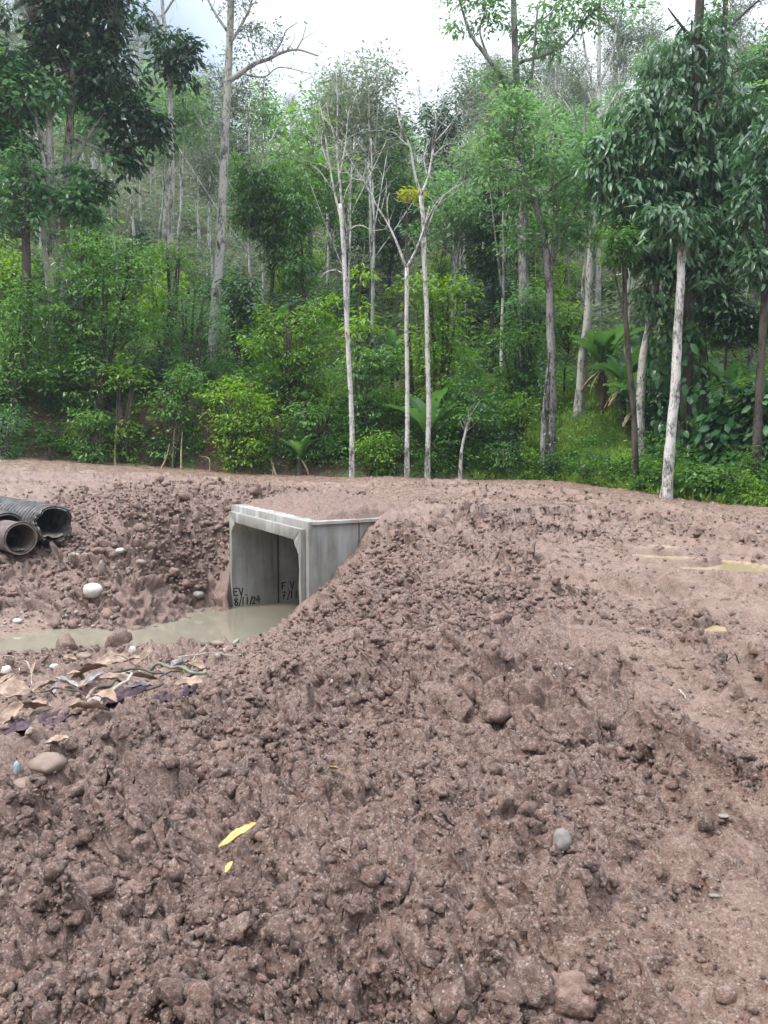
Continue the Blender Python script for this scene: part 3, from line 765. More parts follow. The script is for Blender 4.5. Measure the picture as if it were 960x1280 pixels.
# ------------------------------------------------------------------ drain pipes
M['black_plastic'] = mat_simple('black_plastic', (.022, .022, .024), (.12, .105, .095), 5, .42, .25, .01, None, .5)
M['muddy_plastic'] = mat_simple('muddy_plastic', (.055, .045, .04), (.20, .145, .125), 4, .6, .25, .01)
M['silt'] = mat_simple('silt', (.16, .125, .10), (.34, .29, .25), 7, .7, .6, .02)
def pipe(name, label, px, py, Y, R, yaw, pitch, L, ribs, mat, wall=.03, torn=0, seed=1, silt=0):
    c = at(px, py, Y)
    d = np.array([-math.sin(yaw) * math.cos(pitch), math.cos(yaw) * math.cos(pitch), math.sin(pitch)])   # from the mouth inwards
    u = norm(np.cross(d, [0, 0, 1.0])); w = np.cross(u, d)
    n = 72; rg_ = RS(seed); ang = np.linspace(0, 2 * math.pi, n, endpoint=False)
    m = int(L / .016)
    t = np.linspace(0, L, m)
    edge = torn * (np.abs(fbm(np.cos(ang) * 2.1 + 5, np.sin(ang) * 2.1 + seed, 3, 3)) * 1.6 + .5 * (np.cos(ang - 2.2) > .55))
    if ribs: ro = R + .030 * np.clip(np.sin(t * 2 * math.pi / ribs) * 2.2, -1, 1)
    else: ro = np.where(t < .12, R + .018, R) 
    ri = np.full(m, R - wall - (.02 if ribs else 0))
    oval = 1 + .05 * np.cos(2 * (ang - .4)) * (1 if torn else .3)
    def surf(rad):
        tt = t[:, None] + edge[None] * np.exp(-t[:, None] / .25)
        return c + d * tt[..., None] + (rad[:, None] * oval)[..., None] * (np.cos(ang)[None, :, None] * u + np.sin(ang)[None, :, None] * w)
    V = np.vstack([surf(ro).reshape(-1, 3), surf(ri).reshape(-1, 3)])
    i = np.arange(m - 1)[:, None] * n; j = np.arange(n)[None]; J = (j + 1) % n
    q = np.stack([i + j, i + J, i + n + J, i + n + j], -1).reshape(-1, 4)
    k = np.arange(n); k1 = (k + 1) % n; off = m * n
    front = np.stack([k, off + k, off + k1, k1], -1); back = np.stack([(m - 1) * n + k, (m - 1) * n + k1, off + (m - 1) * n + k1, off + (m - 1) * n + k], -1)
    root = empty(name, c - np.array([0, 0, R]), label, 'pipe')
    a = Acc(); a.add(V, [q[:, ::-1], q + off, front, back])
    a.build('pipe_wall', M[mat], root, c - np.array([0, 0, R]))
    if silt:
        a = Acc(); X, T_ = np.meshgrid(np.linspace(-1, 1, 26), np.linspace(.03, L * .9, 60))
        h = R * (-.985 + silt) + .06 * fbm(X * 3, T_ * 4, seed, 3)
        half = np.sqrt(np.clip((R - wall - .015) ** 2 - h ** 2, .001, None))
        P = c + d * (T_ + .12 * torn)[..., None] + u * (X * half)[..., None] + w * h[..., None]
        i = np.arange(59)[:, None] * 26; j = np.arange(25)[None]
        a.add(P.reshape(-1, 3), np.stack([i + j, i + 1 + j, i + 27 + j, i + 26 + j], -1).reshape(-1, 4))
        a.build('silt', M['silt'], root, c - np.array([0, 0, R]))
    return root
pipe('corrugated_pipe', 'black corrugated drain pipe with a torn mouth, rightmost of the three pipes', 71, 656, 17.4, .435, math.radians(52), math.radians(2), 5.2, .165, 'black_plastic', .03, .22, 3, .35)
pipe('corrugated_pipe', 'black corrugated drain pipe behind the smooth brown pipe, its mouth half filled', 8, 667, 17.3, .50, math.radians(52), math.radians(2), 5.2, .165, 'black_plastic', .035, .0, 5, .85)
pipe('smooth_pipe', 'smooth brown muddy drain pipe lying in front of the two black corrugated pipes', 26, 673, 16.75, .36, math.radians(50), math.radians(1), 4.6, 0, 'muddy_plastic', .035, .0, 7, .18)

# ------------------------------------------------------------------ debris on the near bank
M['dry_leaf'] = mat_simple('dry_leaf', (.17, .108, .078), (.40, .29, .22), 9, .7, .5, .01)
M['grey_leaf'] = mat_simple('grey_leaf', (.17, .15, .15), (.38, .34, .33), 9, .7, .5, .01)
M['yellow_leaf'] = mat_simple('yellow_leaf', (.34, .23, .06), (.54, .42, .16), 14, .5, .3, .005)
M['purple_cloth'] = mat_simple('purple_cloth', (.030, .014, .022), (.085, .046, .060), 5, .75, .5, .01)
M['stick_pale'] = mat_simple('pale_stick', (.26, .21, .17), (.48, .42, .36), 12, .8, .4, .008)
M['stick_dark'] = mat_simple('dark_stick', (.035, .028, .024), (.11, .085, .07), 12, .8, .4, .008)
M['stick_green'] = mat_simple('green_stick', (.10, .11, .075), (.22, .22, .16), 10, .7, .3, .008)
def sheet_leaf(px, py, L, W, yaw, mat, label, name='dry_leaf', cat='leaf', curl=.5, lift=.06, seed=0, pitch=.1, group=None):
    p = on_ground(px, py); rg_ = RS(seed + int(px)); nu, nv = 22, 11
    U, V = np.meshgrid(np.linspace(0, 1, nu), np.linspace(-1, 1, nv), indexing='ij')
    wid = W * .5 * np.clip(np.sin(np.pi * np.clip(U * .97 + .02, 0, 1)) ** .7, .02, 1) * (1 + .22 * fbm(U * 6 + seed, V * 0 + np.sign(V), 3, 3))
    o = rg_.rand() * 30
    x = (U - .5) * L; y = V * wid
    z = curl * np.abs(V) ** 1.5 * wid * .8 + .28 * wid * fbm(U * 5 + o, V * 2.2, 5, 3) + (pitch + .35 * rg_.randn()) * x + rg_.uniform(-.5, .25) * L * (U - .5) ** 2 + .35 * wid * fbm(U * 9 + o, V * 3.5 + o, 6, 3) + rg_.uniform(-.5, .5) * y
    y = y * (1 - .35 * curl * np.abs(V))
    c, s = math.cos(yaw), math.sin(yaw)
    P = np.stack([x * c - y * s, x * s + y * c, z + lift], -1).reshape(-1, 3) + p
    i = np.arange(nu - 1)[:, None] * nv; j = np.arange(nv - 1)[None]
    a = Acc(); a.add(P, np.stack([i + j, i + nv + j, i + nv + 1 + j, i + 1 + j], -1).reshape(-1, 4))
    o = a.build(name, M[mat], None, p)
    m = o.modifiers.new('thickness', 'SOLIDIFY'); m.thickness = .003
    return tag(o, label, cat, group)
LV = [(52, 866, 0.48, 0.14, 1.15, 'dry_leaf', 'long boat shaped dry leaf standing on edge at the left of the debris', .9),
      (112, 848, 0.47, 0.26, .15, 'dry_leaf', 'broad pale dry leaf on top of the debris heap', .3),
      (142, 842, 0.43, 0.24, .5, 'dry_leaf', 'pinkish dry leaf overlapping the broad pale one', .5),
      (84, 861, 0.37, 0.20, -.4, 'grey_leaf', 'greyish dry leaf in the middle of the debris heap', .5),
      (150, 866, 0.39, 0.17, .35, 'dry_leaf', 'curled pale leaf under the dark sticks', .7),
      (16, 886, 0.36, 0.26, .2, 'dry_leaf', 'pale leaf at the left photo edge above the purple cloth', .6),
      (42, 893, 0.39, 0.20, -.2, 'dry_leaf', 'beige leaf folded over the purple cloth', .8),
      (112, 903, 0.33, 0.20, .5, 'dry_leaf', 'beige leaf with a dark gap under it at the front of the heap', .9),
      (132, 897, 0.27, 0.17, -.5, 'dry_leaf', 'small beige leaf right of the front beige leaf', .6),
      (14, 906, 0.23, 0.17, .9, 'dry_leaf', 'small tan leaf tucked at the left end of the purple cloth', .7),
      (226, 842, 0.33, 0.20, 1.0, 'grey_leaf', 'grey crumpled leaf beside the greenish branch', .9),
      (178, 868, 0.31, 0.15, .2, 'dry_leaf', 'narrow pale leaf near the broken stick end', .6),
      (72, 940, 0.16, 0.11, .7, 'dry_leaf', 'single small brown leaf fallen below the purple cloth', .5),
      (245, 858, 0.23, 0.12, .3, 'grey_leaf', 'dull grey leaf scrap at the right end of the debris', .5),
      (165, 840, 0.27, 0.14, -.3, 'dry_leaf', 'pale leaf scrap at the top right of the heap', .5),
      (28, 872, 0.27, 0.14, .6, 'grey_leaf', 'dark grey leaf scrap behind the boat shaped leaf', .5)]
for k, (px, py, L, W, yaw, mt, lb, cu) in enumerate(LV):
    sheet_leaf(px, py, L, W, yaw, mt, lb, curl=cu, seed=k + 3, lift=.08 + .05 * (k % 3))
_r = RS(8)
_near = ['under the big pale leaves', 'near the greenish branch', 'beside the dark sticks', 'at the back of the heap', 'at the left end of the heap', 'next to the purple cloth']
for k in range(30):
    px, py = _r.uniform(0, 250), _r.uniform(832, 905)
    if py > 905 - .22 * px + 12: continue
    sheet_leaf(px, py, _r.uniform(.16, .34), _r.uniform(.08, .16), _r.uniform(-1.2, 1.2), 'grey_leaf' if _r.rand() < .3 else 'dry_leaf', 'small crumpled dry leaf scrap ' + ('at the left end of the debris heap' if px < 85 else 'amid the sticks of the debris heap' if px < 170 else 'at the right end of the debris heap'), curl=_r.uniform(.3, 1), seed=k + 60, lift=_r.uniform(.05, .16), group='leaf scraps of the debris heap')
sheet_leaf(297, 1058, .16, .060, .35, 'yellow_leaf', 'curved yellow leaf on the brown clods, largest of the yellow leaves', 'yellow_leaf', curl=.5, lift=.05, seed=50, pitch=.25)
sheet_leaf(416, 973, .075, .055, -.5, 'yellow_leaf', 'short yellow leaf scrap higher up the mound', 'yellow_leaf', curl=.4, lift=.06, seed=51, pitch=.3)
sheet_leaf(286, 1092, .05, .022, 1.2, 'yellow_leaf', 'tiny yellow leaf sliver just below the curved yellow leaf', 'yellow_leaf', curl=.4, lift=.03, seed=52)
def cloth(px, py, w_, d_, label, seed):
    p = on_ground(px, py); n = 56
    U, V = np.meshgrid(np.linspace(-1, 1, n), np.linspace(-1, 1, n), indexing='ij')
    rag = 1 + .25 * fbm(U * 2 + seed, V * 2, 3, 3)
    x = p[0] + U * w_ / 2 * rag; y = p[1] + V * d_ / 2 * rag
    rid = 1 - 2 * np.abs(fbm(U * 3.2 + seed + .8 * V, V * 1.6 - seed, 9, 2))
    z = base_z(x, y) + .035 + .04 * rid + .07 * fbm(U * 2.6 + seed, V * 3, 4, 4) - .05 * np.clip(np.maximum(np.abs(U), np.abs(V)) - .7, 0, 1)
    i = np.arange(n - 1)[:, None] * n; j = np.arange(n - 1)[None]
    a = Acc(); a.add(np.stack([x, y, z], -1).reshape(-1, 3), np.stack([i + j, i + n + j, i + n + 1 + j, i + 1 + j], -1).reshape(-1, 4))
    o = a.build('purple_cloth', M['purple_cloth'], None, p); m = o.modifiers.new('thickness', 'SOLIDIFY'); m.thickness = .004
    return tag(o, label, 'cloth')
cloth(40, 908, .55, .6, 'crumpled dark purple cloth at the front left of the debris heap', 2)
cloth(140, 884, .5, .6, 'smaller scrap of purple cloth showing under the sticks', 7)
cloth(215, 868, .3, .4, 'thin purple cloth strip at the right end of the sticks', 11)
def stick(p0, p1, r, mat, label, name='stick', sag=.03, seed=0, lift=(.14, .14), twigs=0, cat='stick'):
    A, B = on_ground(*p0) + np.array([0, 0, lift[0]]), on_ground(*p1) + np.array([0, 0, lift[1]])
    rg_ = RS(seed); n = 9; t = np.linspace(0, 1, n)[:, None]
    P = A + (B - A) * t; P[1:-1] += rg_.randn(n - 2, 3) * sag * .35; P[:, 2] += sag * np.sin(np.pi * t[:, 0])
    a = Acc(); tube(a, spline(P, 3), np.linspace(r, r * .75, (n - 1) * 3 + 1) * (1 + .06 * rg_.randn((n - 1) * 3 + 1)), 9)
    for k in range(twigs):
        q = P[rg_.randint(2, n - 1)]; e = q + rg_.randn(3) * np.array([.2, .15, .05]) + np.array([0, 0, .06])
        tube(a, spline([q, (q + e) / 2 + rg_.randn(3) * .02, e], 3), np.linspace(r * .5, r * .2, 7), 6)
    o = a.build(name, M[mat], None, A)
    return tag(o, label, cat)
stick((272, 824), (308, 797), .05, 'stick_pale', 'thick pale bamboo piece lying near the water', 'bamboo_piece', .01, 1, (.05, .06), 0, 'bamboo')
stick((152, 858), (258, 856), 0.0198, 'stick_green', 'long greenish branch across the debris heap', 'branch', .06, 2, (.16, .12), 2, 'branch')
stick((222, 834), (302, 830), 0.0112, 'stick_pale', 'thin pale stick right of the debris heap', 'stick', .04, 3)
stick((92, 903), (160, 868), 0.0161, 'stick_dark', 'dark stick slanting over the front of the heap', 'stick', .05, 4, (.14, .16))
stick((128, 900), (176, 862), 0.0186, 'stick_pale', 'broken pale stick with a splintered end', 'stick', .03, 5, (.14, .2))
stick((136, 860), (214, 862), 0.0149, 'stick_dark', 'blackish stick just below the greenish branch', 'stick', .05, 6, (.16, .14), 1)
stick((52, 882), (108, 888), 0.0112, 'stick_dark', 'thin dark stick behind the purple cloth', 'stick', .05, 7, (.14, .14))
stick((0, 830), (34, 842), 0.0087, 'stick_pale', 'thin pale twig at the left edge of the bank', 'twig', .04, 8, (.1, .1), 0, 'twig')
stick((24, 840), (40, 862), 0.0074, 'stick_pale', 'bent pale twig hooked over the bank', 'twig', .12, 9, (.05, .05), 0, 'twig')
stick((55, 900), (70, 880), 0.0074, 'stick_dark', 'short dark twig beside the boat shaped leaf', 'twig', .06, 10, (.08, .12), 0, 'twig')
stick((190, 876), (240, 846), 0.0099, 'stick_dark', 'dark twig crossing the right end of the greenish branch', 'twig', .06, 11, (.1, .12), 1, 'twig')
stick((240, 830), (262, 812), 0.0087, 'stick_pale', 'pale root end beside the thick bamboo piece', 'twig', .05, 12, (.05, .08), 0, 'twig')
stick((892, 838), (925, 836), 0.0056, 'stick_dark', 'bare black twig sticking up from the wet road mud', 'twig', .05, 13, (.03, .05), 4, 'twig')
stick((848, 866), (858, 878), 0.0043, 'stick_pale', 'short pale splinter on the road mud', 'twig', .01, 14, (.02, .02), 0, 'twig')
# ------------------------------------------------------------------ hillside
_ex = np.array([-1600, -600, -200, 0, 150, 300, 480, 600, 700, 830, 960, 1150, 1700, 2600]); _eY = np.array([24, 25, 25.5, 26.2, 27.2, 26.6, 25.6, 25.2, 24.7, 21.3, 18.8, 17, 13, 8])
_eaz = np.arctan((_ex - 480) / F); _er = _eY / np.cos(_eaz)
def hill_e(x, y):
    az = np.arctan2(x, np.maximum(y, .01)); r = np.hypot(x, y)
    return r - np.interp(az, _eaz, _er), az
def hill_z(x, y):
    x = np.asarray(x, float); y = np.asarray(y, float)
    e, az = hill_e(x, y); px = 480 + F * np.tan(np.clip(az, -1.2, 1.2))
    er = np.interp(az, _eaz, _er); ez = base_z(np.sin(az) * (er - .3), np.cos(az) * (er - .3))
    e = e + .5 * fbm(x * .5, y * .5, 11, 3) * sstep(e, -.5, 2)
    left = 1 - sstep(px, 330, 640)
    bank = (1.9 * left + .25) * sstep(e, .25, 2.1 + .4 * vnoise(x * .7, y * .7, 3)) - .35 * sstep(px, 760, 900) * sstep(e, 0, 1)
    ep = np.maximum(e, 0)
    slope = .31 * ep + .0033 * np.minimum(ep, 60) ** 2
    z = ez + bank + slope + .5 * fbm(x * .22, y * .22, 5, 4) * sstep(e, .5, 5) + 2.2 * fbm(x * .035, y * .035, 8, 3) * sstep(e, 8, 30)
    crest = 44 + 3 * fbm(x * .02, y * .0, 4, 3)
    z = np.where(z > crest - 6, crest - 6 + 6 * np.tanh((z - crest + 6) / 6), z)
    z = z - .25 * np.maximum(e - 110, 0)
    return np.where(e < 0, ez - .25 + .5 * e, z - .12 * (1 - sstep(e, 0, .4)))
def mat_hill():
    m, nt, *_ = new_mat('hillside_soil')
    c = coord(nt); n1 = noise(nt, c, .7, 6, .65); n2 = noise(nt, c, 6, 5, .65)
    g = ramp(nt, n2, [(.3, (.045, .068, .026)), (.7, (.12, .17, .06))])
    col = mixc(nt, ramp(nt, n1, [(.42, (0, 0, 0)), (.56, (1, 1, 1))]), (.085, .065, .042), g)
    col = mixc(nt, attr(nt, 'earth'), col, mixc(nt, n2, (.075, .04, .03), (.19, .115, .088)))
    finish(nt, col, .95, n2, .8, .08, .2)
    return m
M['hill'] = mat_hill()
def make_hill():
    az = np.radians(np.linspace(-64, 62, 420)); e = np.concatenate([np.linspace(-2.5, 4, 70, endpoint=False), 4 * np.exp(np.linspace(0, math.log(42), 150))])
    A, E = np.meshgrid(az, e); R = np.interp(A, _eaz, _er) + E
    X, Y = np.sin(A) * R, np.cos(A) * R
    Z = hill_z(X.ravel(), Y.ravel())
    n = len(az); i = np.arange(len(e) - 1)[:, None] * n; j = np.arange(n - 1)[None]
    px = 480 + F * np.tan(A.ravel()); ee = E.ravel()
    earth = (1 - sstep(ee, .9, 2.3)) * (1 - sstep(px, 380, 560)) * sstep(fbm(X.ravel() * .8, Y.ravel() * .8, 33, 3), -.5, .1)
    a = Acc(); a.add(np.c_[X.ravel(), Y.ravel(), Z], np.stack([i + j, i + 1 + j, i + n + 1 + j, i + n + j], -1).reshape(-1, 4))
    tag(a.build('hillside', M['hill'], attrs={'earth': earth}), kind='structure')
make_hill()
def hz(x, y):
    return float(np.maximum(hill_z(np.array([x]), np.array([y])), base_z(np.array([x]), np.array([y])) - .05)[0])
def foot(px, Y):
    x = (px - 480) / F * Y * 1.0
    for _ in range(3):
        z = hz(x, Y); dep = Y * math.cos(PITCH) - (z - EYE) * math.sin(PITCH); x = (px - 480) / F * dep
    return np.array([x, Y, hz(x, Y)])

# ------------------------------------------------------------------ foliage
def tmpl_simple(w=.42):
    v = np.array([(0, 0, 0), (.45, .5 * w, .06), (1, 0, -.12), (.45, -.5 * w, .06)]); return v, [np.array([[0, 2, 1], [0, 3, 2]])]
def tmpl_oval(w=.4, droop=.25):
    v = [(0, 0, 0), (.3, .42 * w, .05), (.3, 0, -.02), (.3, -.42 * w, .05), (.68, .46 * w, -.02 - droop * .4), (.68, 0, -.07 - droop * .4), (.68, -.46 * w, -.02 - droop * .4), (1, 0, -droop)]
    return np.array(v), [np.array([[0, 2, 1], [0, 3, 2], [4, 5, 7], [5, 6, 7]]), np.array([[1, 2, 5, 4], [2, 3, 6, 5]])]
def tmpl_pinnate(pairs=8, w=.34, lw=.12, droop=.35):
    v, f = [], []
    for k in range(pairs):
        t = .12 + .88 * k / (pairs - 1); z = -droop * t * t; l = w * (1 - .45 * abs(t - .45))
        for s in (-1, 1):
            b = len(v); v += [(t - lw * .4, 0, z), (t + .06, s * l * .5, z + .01 - .04), (t + .14, s * l, z - .10), (t + lw * .75, s * l * .45, z - .03)]
            f.append([b, b + 1, b + 2, b + 3] if s < 0 else [b, b + 3, b + 2, b + 1])
    b = len(v); v += [(0, .008, 0), (0, -.008, 0), (.55, -.008, -droop * .3), (.55, .008, -droop * .3)]; f.append([b, b + 1, b + 2, b + 3])
    return np.array(v), [np.array(f)]
TM = {'simple': tmpl_simple(), 'narrow': tmpl_simple(.24), 'round': tmpl_simple(.62), 'oval': tmpl_oval(), 'droop': tmpl_oval(.30, .5), 'pinnate': tmpl_pinnate(), 'heart': tmpl_oval(.6, .4), 'blade': tmpl_oval(.2, .4),
      'palm': tmpl_pinnate(12, .26, .08, .6)}
def put_leaves(acc, P, D, U, L, tm, tint):
    D = norm(D); B = norm(np.cross(U, D)); Nn = np.cross(D, B)
    v, fs = TM[tm]
    V = P[:, None] + L[:, None, None] * (v[None, :, 0:1] * D[:, None] + v[None, :, 1:2] * B[:, None] + v[None, :, 2:3] * Nn[:, None])
    nv = len(v); off = (np.arange(len(P)) * nv)[:, None, None]
    acc.add(V.reshape(-1, 3), [(f[None] + off).reshape(-1, f.shape[1]) for f in fs], np.repeat(np.clip(tint, 0, 1), nv))
def clump_leaves(acc, rg, C, O, m, L, tm, spread, droop=.25, tint=(.2, .8), jit=.25):
    """m leaves round each clump centre C; O = outward direction of the clump"""
    n = len(C) * m
    c = np.repeat(C, m, 0); o = np.repeat(O, m, 0)
    az = rg.uniform(0, 2 * math.pi, n)
    h = np.stack([np.cos(az), np.sin(az), np.zeros(n)], -1)
    D = norm(h + o * .45 + rg.randn(n, 3) * .25 + np.array([0, 0, 1]) * (rg.uniform(-.5, .5, n) - droop)[:, None])
    U = norm(np.array([0, 0, 1.0]) + rg.randn(n, 3) * .42 + o * .3)
    P = c + h * (spread * rg.uniform(0, 1, n) ** .7)[:, None] + rg.randn(n, 3) * spread * jit * np.array([1, 1, .9])
    tn = np.repeat(rg.uniform(tint[0], tint[1], len(C)), m) + rg.uniform(-.18, .18, n)
    put_leaves(acc, P, D, U, L * rg.uniform(.6, 1.2, n), tm, tn)
def clump_pts(rg, blobs, n, shell=.42, gap=.0):
    """blobs: (centre, radii). Points biased to the outside; whole pockets left empty"""
    C = np.array([b[0] for b in blobs]); R = np.array([b[1] for b in blobs])
    wgt = (R.prod(1)) ** .72; wgt /= wgt.sum()
    k = rg.choice(len(blobs), int(n * 1.8), p=wgt)
    d = norm(rg.randn(len(k), 3)); rad = rg.uniform(0, 1, len(k)) ** shell * (1 + .16 * rg.randn(len(k)))
    P = C[k] + d * rad[:, None] * R[k]
    s = R.mean() * .55 + .2; f = vnoise(P[:, 0] / s + P[:, 1] / s * .7, P[:, 2] / s - P[:, 1] / s * .6, 17)
    P, d = P[f > -.22 + gap], d[f > -.22 + gap]
    return P[:n], d[:n]
def limb(acc, a, b, r0, r1, rg, sag=.1, n=5):
    a, b = np.asarray(a), np.asarray(b); L = np.linalg.norm(b - a)
    mid = (a + b) / 2 + rg.randn(3) * L * .06 + np.array([0, 0, -sag * L])
    p = spline([a, mid, b], 3); tube(acc, p, np.linspace(r0, r1, len(p)), n, caps=False)
def px_pts(pts, Y, dy=0.0):
    out = []
    for q in pts:
        out.append(np.r_[at(q[0], q[1], Y + dy * (640 - q[1]) / 640), (q[2] if len(q) > 2 else np.nan) * Y / F])
    out = np.array(out); r = out[:, 3]; k = np.arange(len(r)); ok = ~np.isnan(r)
    out[:, 3] = np.interp(k, k[ok], r[ok]) if ok.any() else .03
    return out
def px_blobs(bl, Y, depth=.85):
    """(px, py, rx, ry[, dY]) -> world ellipsoids"""
    out = []
    for b in bl:
        y = Y + (b[4] if len(b) > 4 else 0); out.append((at(b[0], b[1], y), np.array([b[2], .5 * (b[2] + b[3]) * depth, b[3]]) * y / F))
    return out
def tree(name, label, cat, Y, trunks, bark, blobs=None, leaf=None, n=200, m=7, L=.2, tm='oval', spread=.3, droop=.25, tint=(.2, .8), seed=1, group=None, jit=.25, rs=1.0, limbs=.5, base=None, twig=0, dy=0.0, gap=0.0, nseg=10, shell=.42, lim_r=.03):
    """trunks: lists of (px,py[,half width px]); the first starts at the ground"""
    rg_ = RS(seed); ac = Acc(); sk = []; org = None
    for k, tr in enumerate(trunks):
        q = px_pts(tr, Y, dy)
        q[:, 3] *= (rs if k else .5 + .5 * rs)
        if k == 0:
            b = foot(tr[0][0], Y) if base is None else np.asarray(base, float)
            gz = b[2] - .15
            if q[0, 2] > gz + .3: q = np.vstack([[b[0], b[1], gz, q[0, 3] * 1.12], q])
            else: q[0, 2] = min(q[0, 2], gz)
            org = np.array([q[0, 0], q[0, 1], gz + .15])
        p = spline(q, 5)
        if k == 0: p[:3, 3] *= (1.45, 1.2, 1.06)
        p[:, :2] += np.cumsum(rg_.randn(len(p), 2) * p[:, 3:4] * .12, 0) * (k == 0) * .5
        tube(ac, p[:, :3], np.maximum(p[:, 3], .006), nseg if k == 0 else 7, rng=rg_, knob=.05)
        sk.append(p)
    S = np.vstack(sk)
    for _ in range(twig):
        tr = sk[rg_.randint(1, len(sk))] if len(sk) > 1 else sk[0]
        a = tr[rg_.randint(len(tr) // 3, len(tr))]; d = norm(rg_.randn(3) * np.array([1, 1, .4]) + np.array([0, 0, .8]))
        e = a[:3] + d * rg_.uniform(.4, 1.5); limb(ac, a[:3], e, min(a[3] * .6, .02), .004, rg_, -.05, 4)
        for _k in range(2):
            g = e + norm(d + rg_.randn(3) * .6) * rg_.uniform(.2, .6); limb(ac, e - d * .1, g, .006, .003, rg_, 0, 3)
    n = int(n * 1.5)
    root = empty(name, org, label, cat, group)
    if blobs:
        bl = px_blobs(blobs, Y); C, O = clump_pts(rg_, bl, n, shell, gap)
        for c in C[:int(len(C) * limbs)]:
            k = np.argmin(np.linalg.norm(S[:, :3] - c, axis=1) + 1.2 * np.maximum(S[:, 2] - c[2] + .4, 0)); a = S[k]
            ln = np.linalg.norm(a[:3] - c); limb(ac, a[:3], c, min(max(a[3] * .5, .012), lim_r * (.3 + .15 * ln)), .006, rg_, .06 if c[2] > a[2] else -.05, 5)
        lc = Acc(); clump_leaves(lc, rg_, C, O, m, L, tm, spread, droop, tint, jit)
    ac.build('trunk', M[bark], root, org)
    if blobs: lc.build('crown', M[leaf], root, org, smooth=False)
    return root
M['pale_bark'] = mat_bark('pale_bark', (.50, .48, .44), (.07, .07, .06), .56, 4.0, .25)
M['mossy_bark'] = mat_bark('mossy_bark', (.40, .39, .35), (.045, .05, .032), .62, 3.2)
M['grey_bark'] = mat_bark('grey_bark', (.27, .26, .25), (.06, .058, .05), .5, 3.2)
M['dark_bark'] = mat_bark('dark_bark', (.085, .07, .056), (.022, .020, .017), .55, 3.0)
M['white_bark'] = mat_bark('white_bark', (.56, .54, .51), (.09, .085, .075), .56, 3.4, .3)
M['dark_leaf'] = mat_leaf('dark_leaf', (.018, .048, .022), (.060, .125, .052), .25, .32)
M['big_leaf'] = mat_leaf('big_leaf', (.020, .058, .028), (.10, .205, .082), .3, .32)
M['mid_leaf'] = mat_leaf('mid_leaf', (.032, .102, .024), (.165, .335, .068), .44, .34)
M['bright_leaf'] = mat_leaf('bright_leaf', (.06, .155, .02), (.25, .42, .055), .46, .36)
M['blue_leaf'] = mat_leaf('blue_leaf', (.031, .100, .040), (.135, .275, .096), .42, .34)
M['feather_leaf'] = mat_leaf('feather_leaf', (.046, .13, .044), (.185, .33, .12), .45, .4)
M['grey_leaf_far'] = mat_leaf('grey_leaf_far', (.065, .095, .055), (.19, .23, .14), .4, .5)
M['banana'] = mat_leaf('banana_leaf', (.045, .12, .035), (.125, .255, .075), .4, .4)
M['aroid'] = mat_leaf('aroid_leaf', (.022, .08, .028), (.075, .19, .06), .3, .32)
M['yellow_bush'] = mat_leaf('yellow_bush', (.14, .20, .02), (.38, .42, .06), .35, .5)
M['grass'] = mat_leaf('grass', (.09, .17, .025), (.28, .40, .085), .35, .6)
M['litter'] = mat_simple('dead_stalk', (.22, .15, .09), (.42, .32, .20), 6, .85)
# ------------------------------------------------------------------ trees standing along the road
tree('slender_tree', 'thin white trunked bare tree left of the forked one, with long leafless shoots', 'tree', 25.6,
     [[(440,598,3.9),(441,540),(438,470),(435,400),(433,340),(430,290),(427,255,3.2)], [(430,290,2.6),(418,240),(410,195),(404,150),(396,120,.7)], [(427,255,2.6),(424,220),(421,180),(422,130),(420,88,.6)],
      [(433,345,1.6),(420,338),(408,340),(400,348,.5)], [(412,212,1.6),(402,180),(404,160,.5)], [(424,222,1.6),(432,180),(436,140),(446,118,.5)], [(431,300,1.4),(440,285),(452,282),(466,288),(484,286,.5)],
      [(421,182,1.2),(412,150),(408,128,.4)], [(418,240,1.2),(400,215),(388,205,.4)], [(427,258,1.2),(436,232),(452,222),(462,205,.4)]], 'white_bark', twig=26, rs=.62, seed=2,
     blobs=[(420,120,26,30),(400,140,18,20)], leaf='grey_leaf_far', n=16, m=5, L=.10, tm='simple', spread=.16, limbs=.3)
tree('slender_tree', 'thin white trunked bare tree that forks low into a wide V', 'tree', 25.4,
     [[(508,597,3.5),(509,500),(508,420),(508,335,3.1)], [(508,335,2.6),(490,290),(468,252),(455,226),(440,204,.6)], [(508,335,2.6),(520,312),(530,285),(537,258,1.0)], [(487,285,1.5),(484,255),(487,240,.5)],
      [(468,252,1.2),(462,228),(460,205,.4)], [(455,226,1.0),(440,222),(428,205,.4)], [(530,285,1),(540,262),(552,246),(568,236),(585,224,.5)]], 'white_bark', twig=14, rs=.62, seed=3)
tree('slender_tree', 'thin white trunked bare tree right of the forked one, top split into long limbs', 'tree', 25.5,
     [[(534,597,4.0),(536,520),(535,450),(533,390),(530,330),(530,285),(526,245,3.4)], [(526,245,2.8),(518,215),(512,182),(500,155),(496,130),(493,98,.6)], [(526,245,2.8),(535,222),(540,195),(541,175),(545,150),(540,128,.7)],
      [(541,180,1.4),(558,162),(568,148),(578,138,.5)], [(530,300,1.6),(540,270),(548,255),(560,240),(588,222,.5)], [(512,182,1.3),(502,175),(490,160,.4)], [(535,222,1.4),(530,200),(534,178),(532,160,.4)], [(496,130,.9),(488,112),(480,108,.4)],
      [(541,195,1.2),(556,182),(572,178,.4)], [(545,150,.9),(552,138),(556,120,.4)]], 'white_bark', twig=22, rs=.62, seed=4)
tree('sapling', 'short pale sapling with a leafy tuft right of the three white trunks', 'sapling', 25.4, [[(575,592,2.4),(577,565),(582,540),(588,520,1)]], 'pale_bark',
     blobs=[(585,515,22,20)], leaf='mid_leaf', n=26, m=6, L=.17, tm='simple', spread=.22, seed=5)
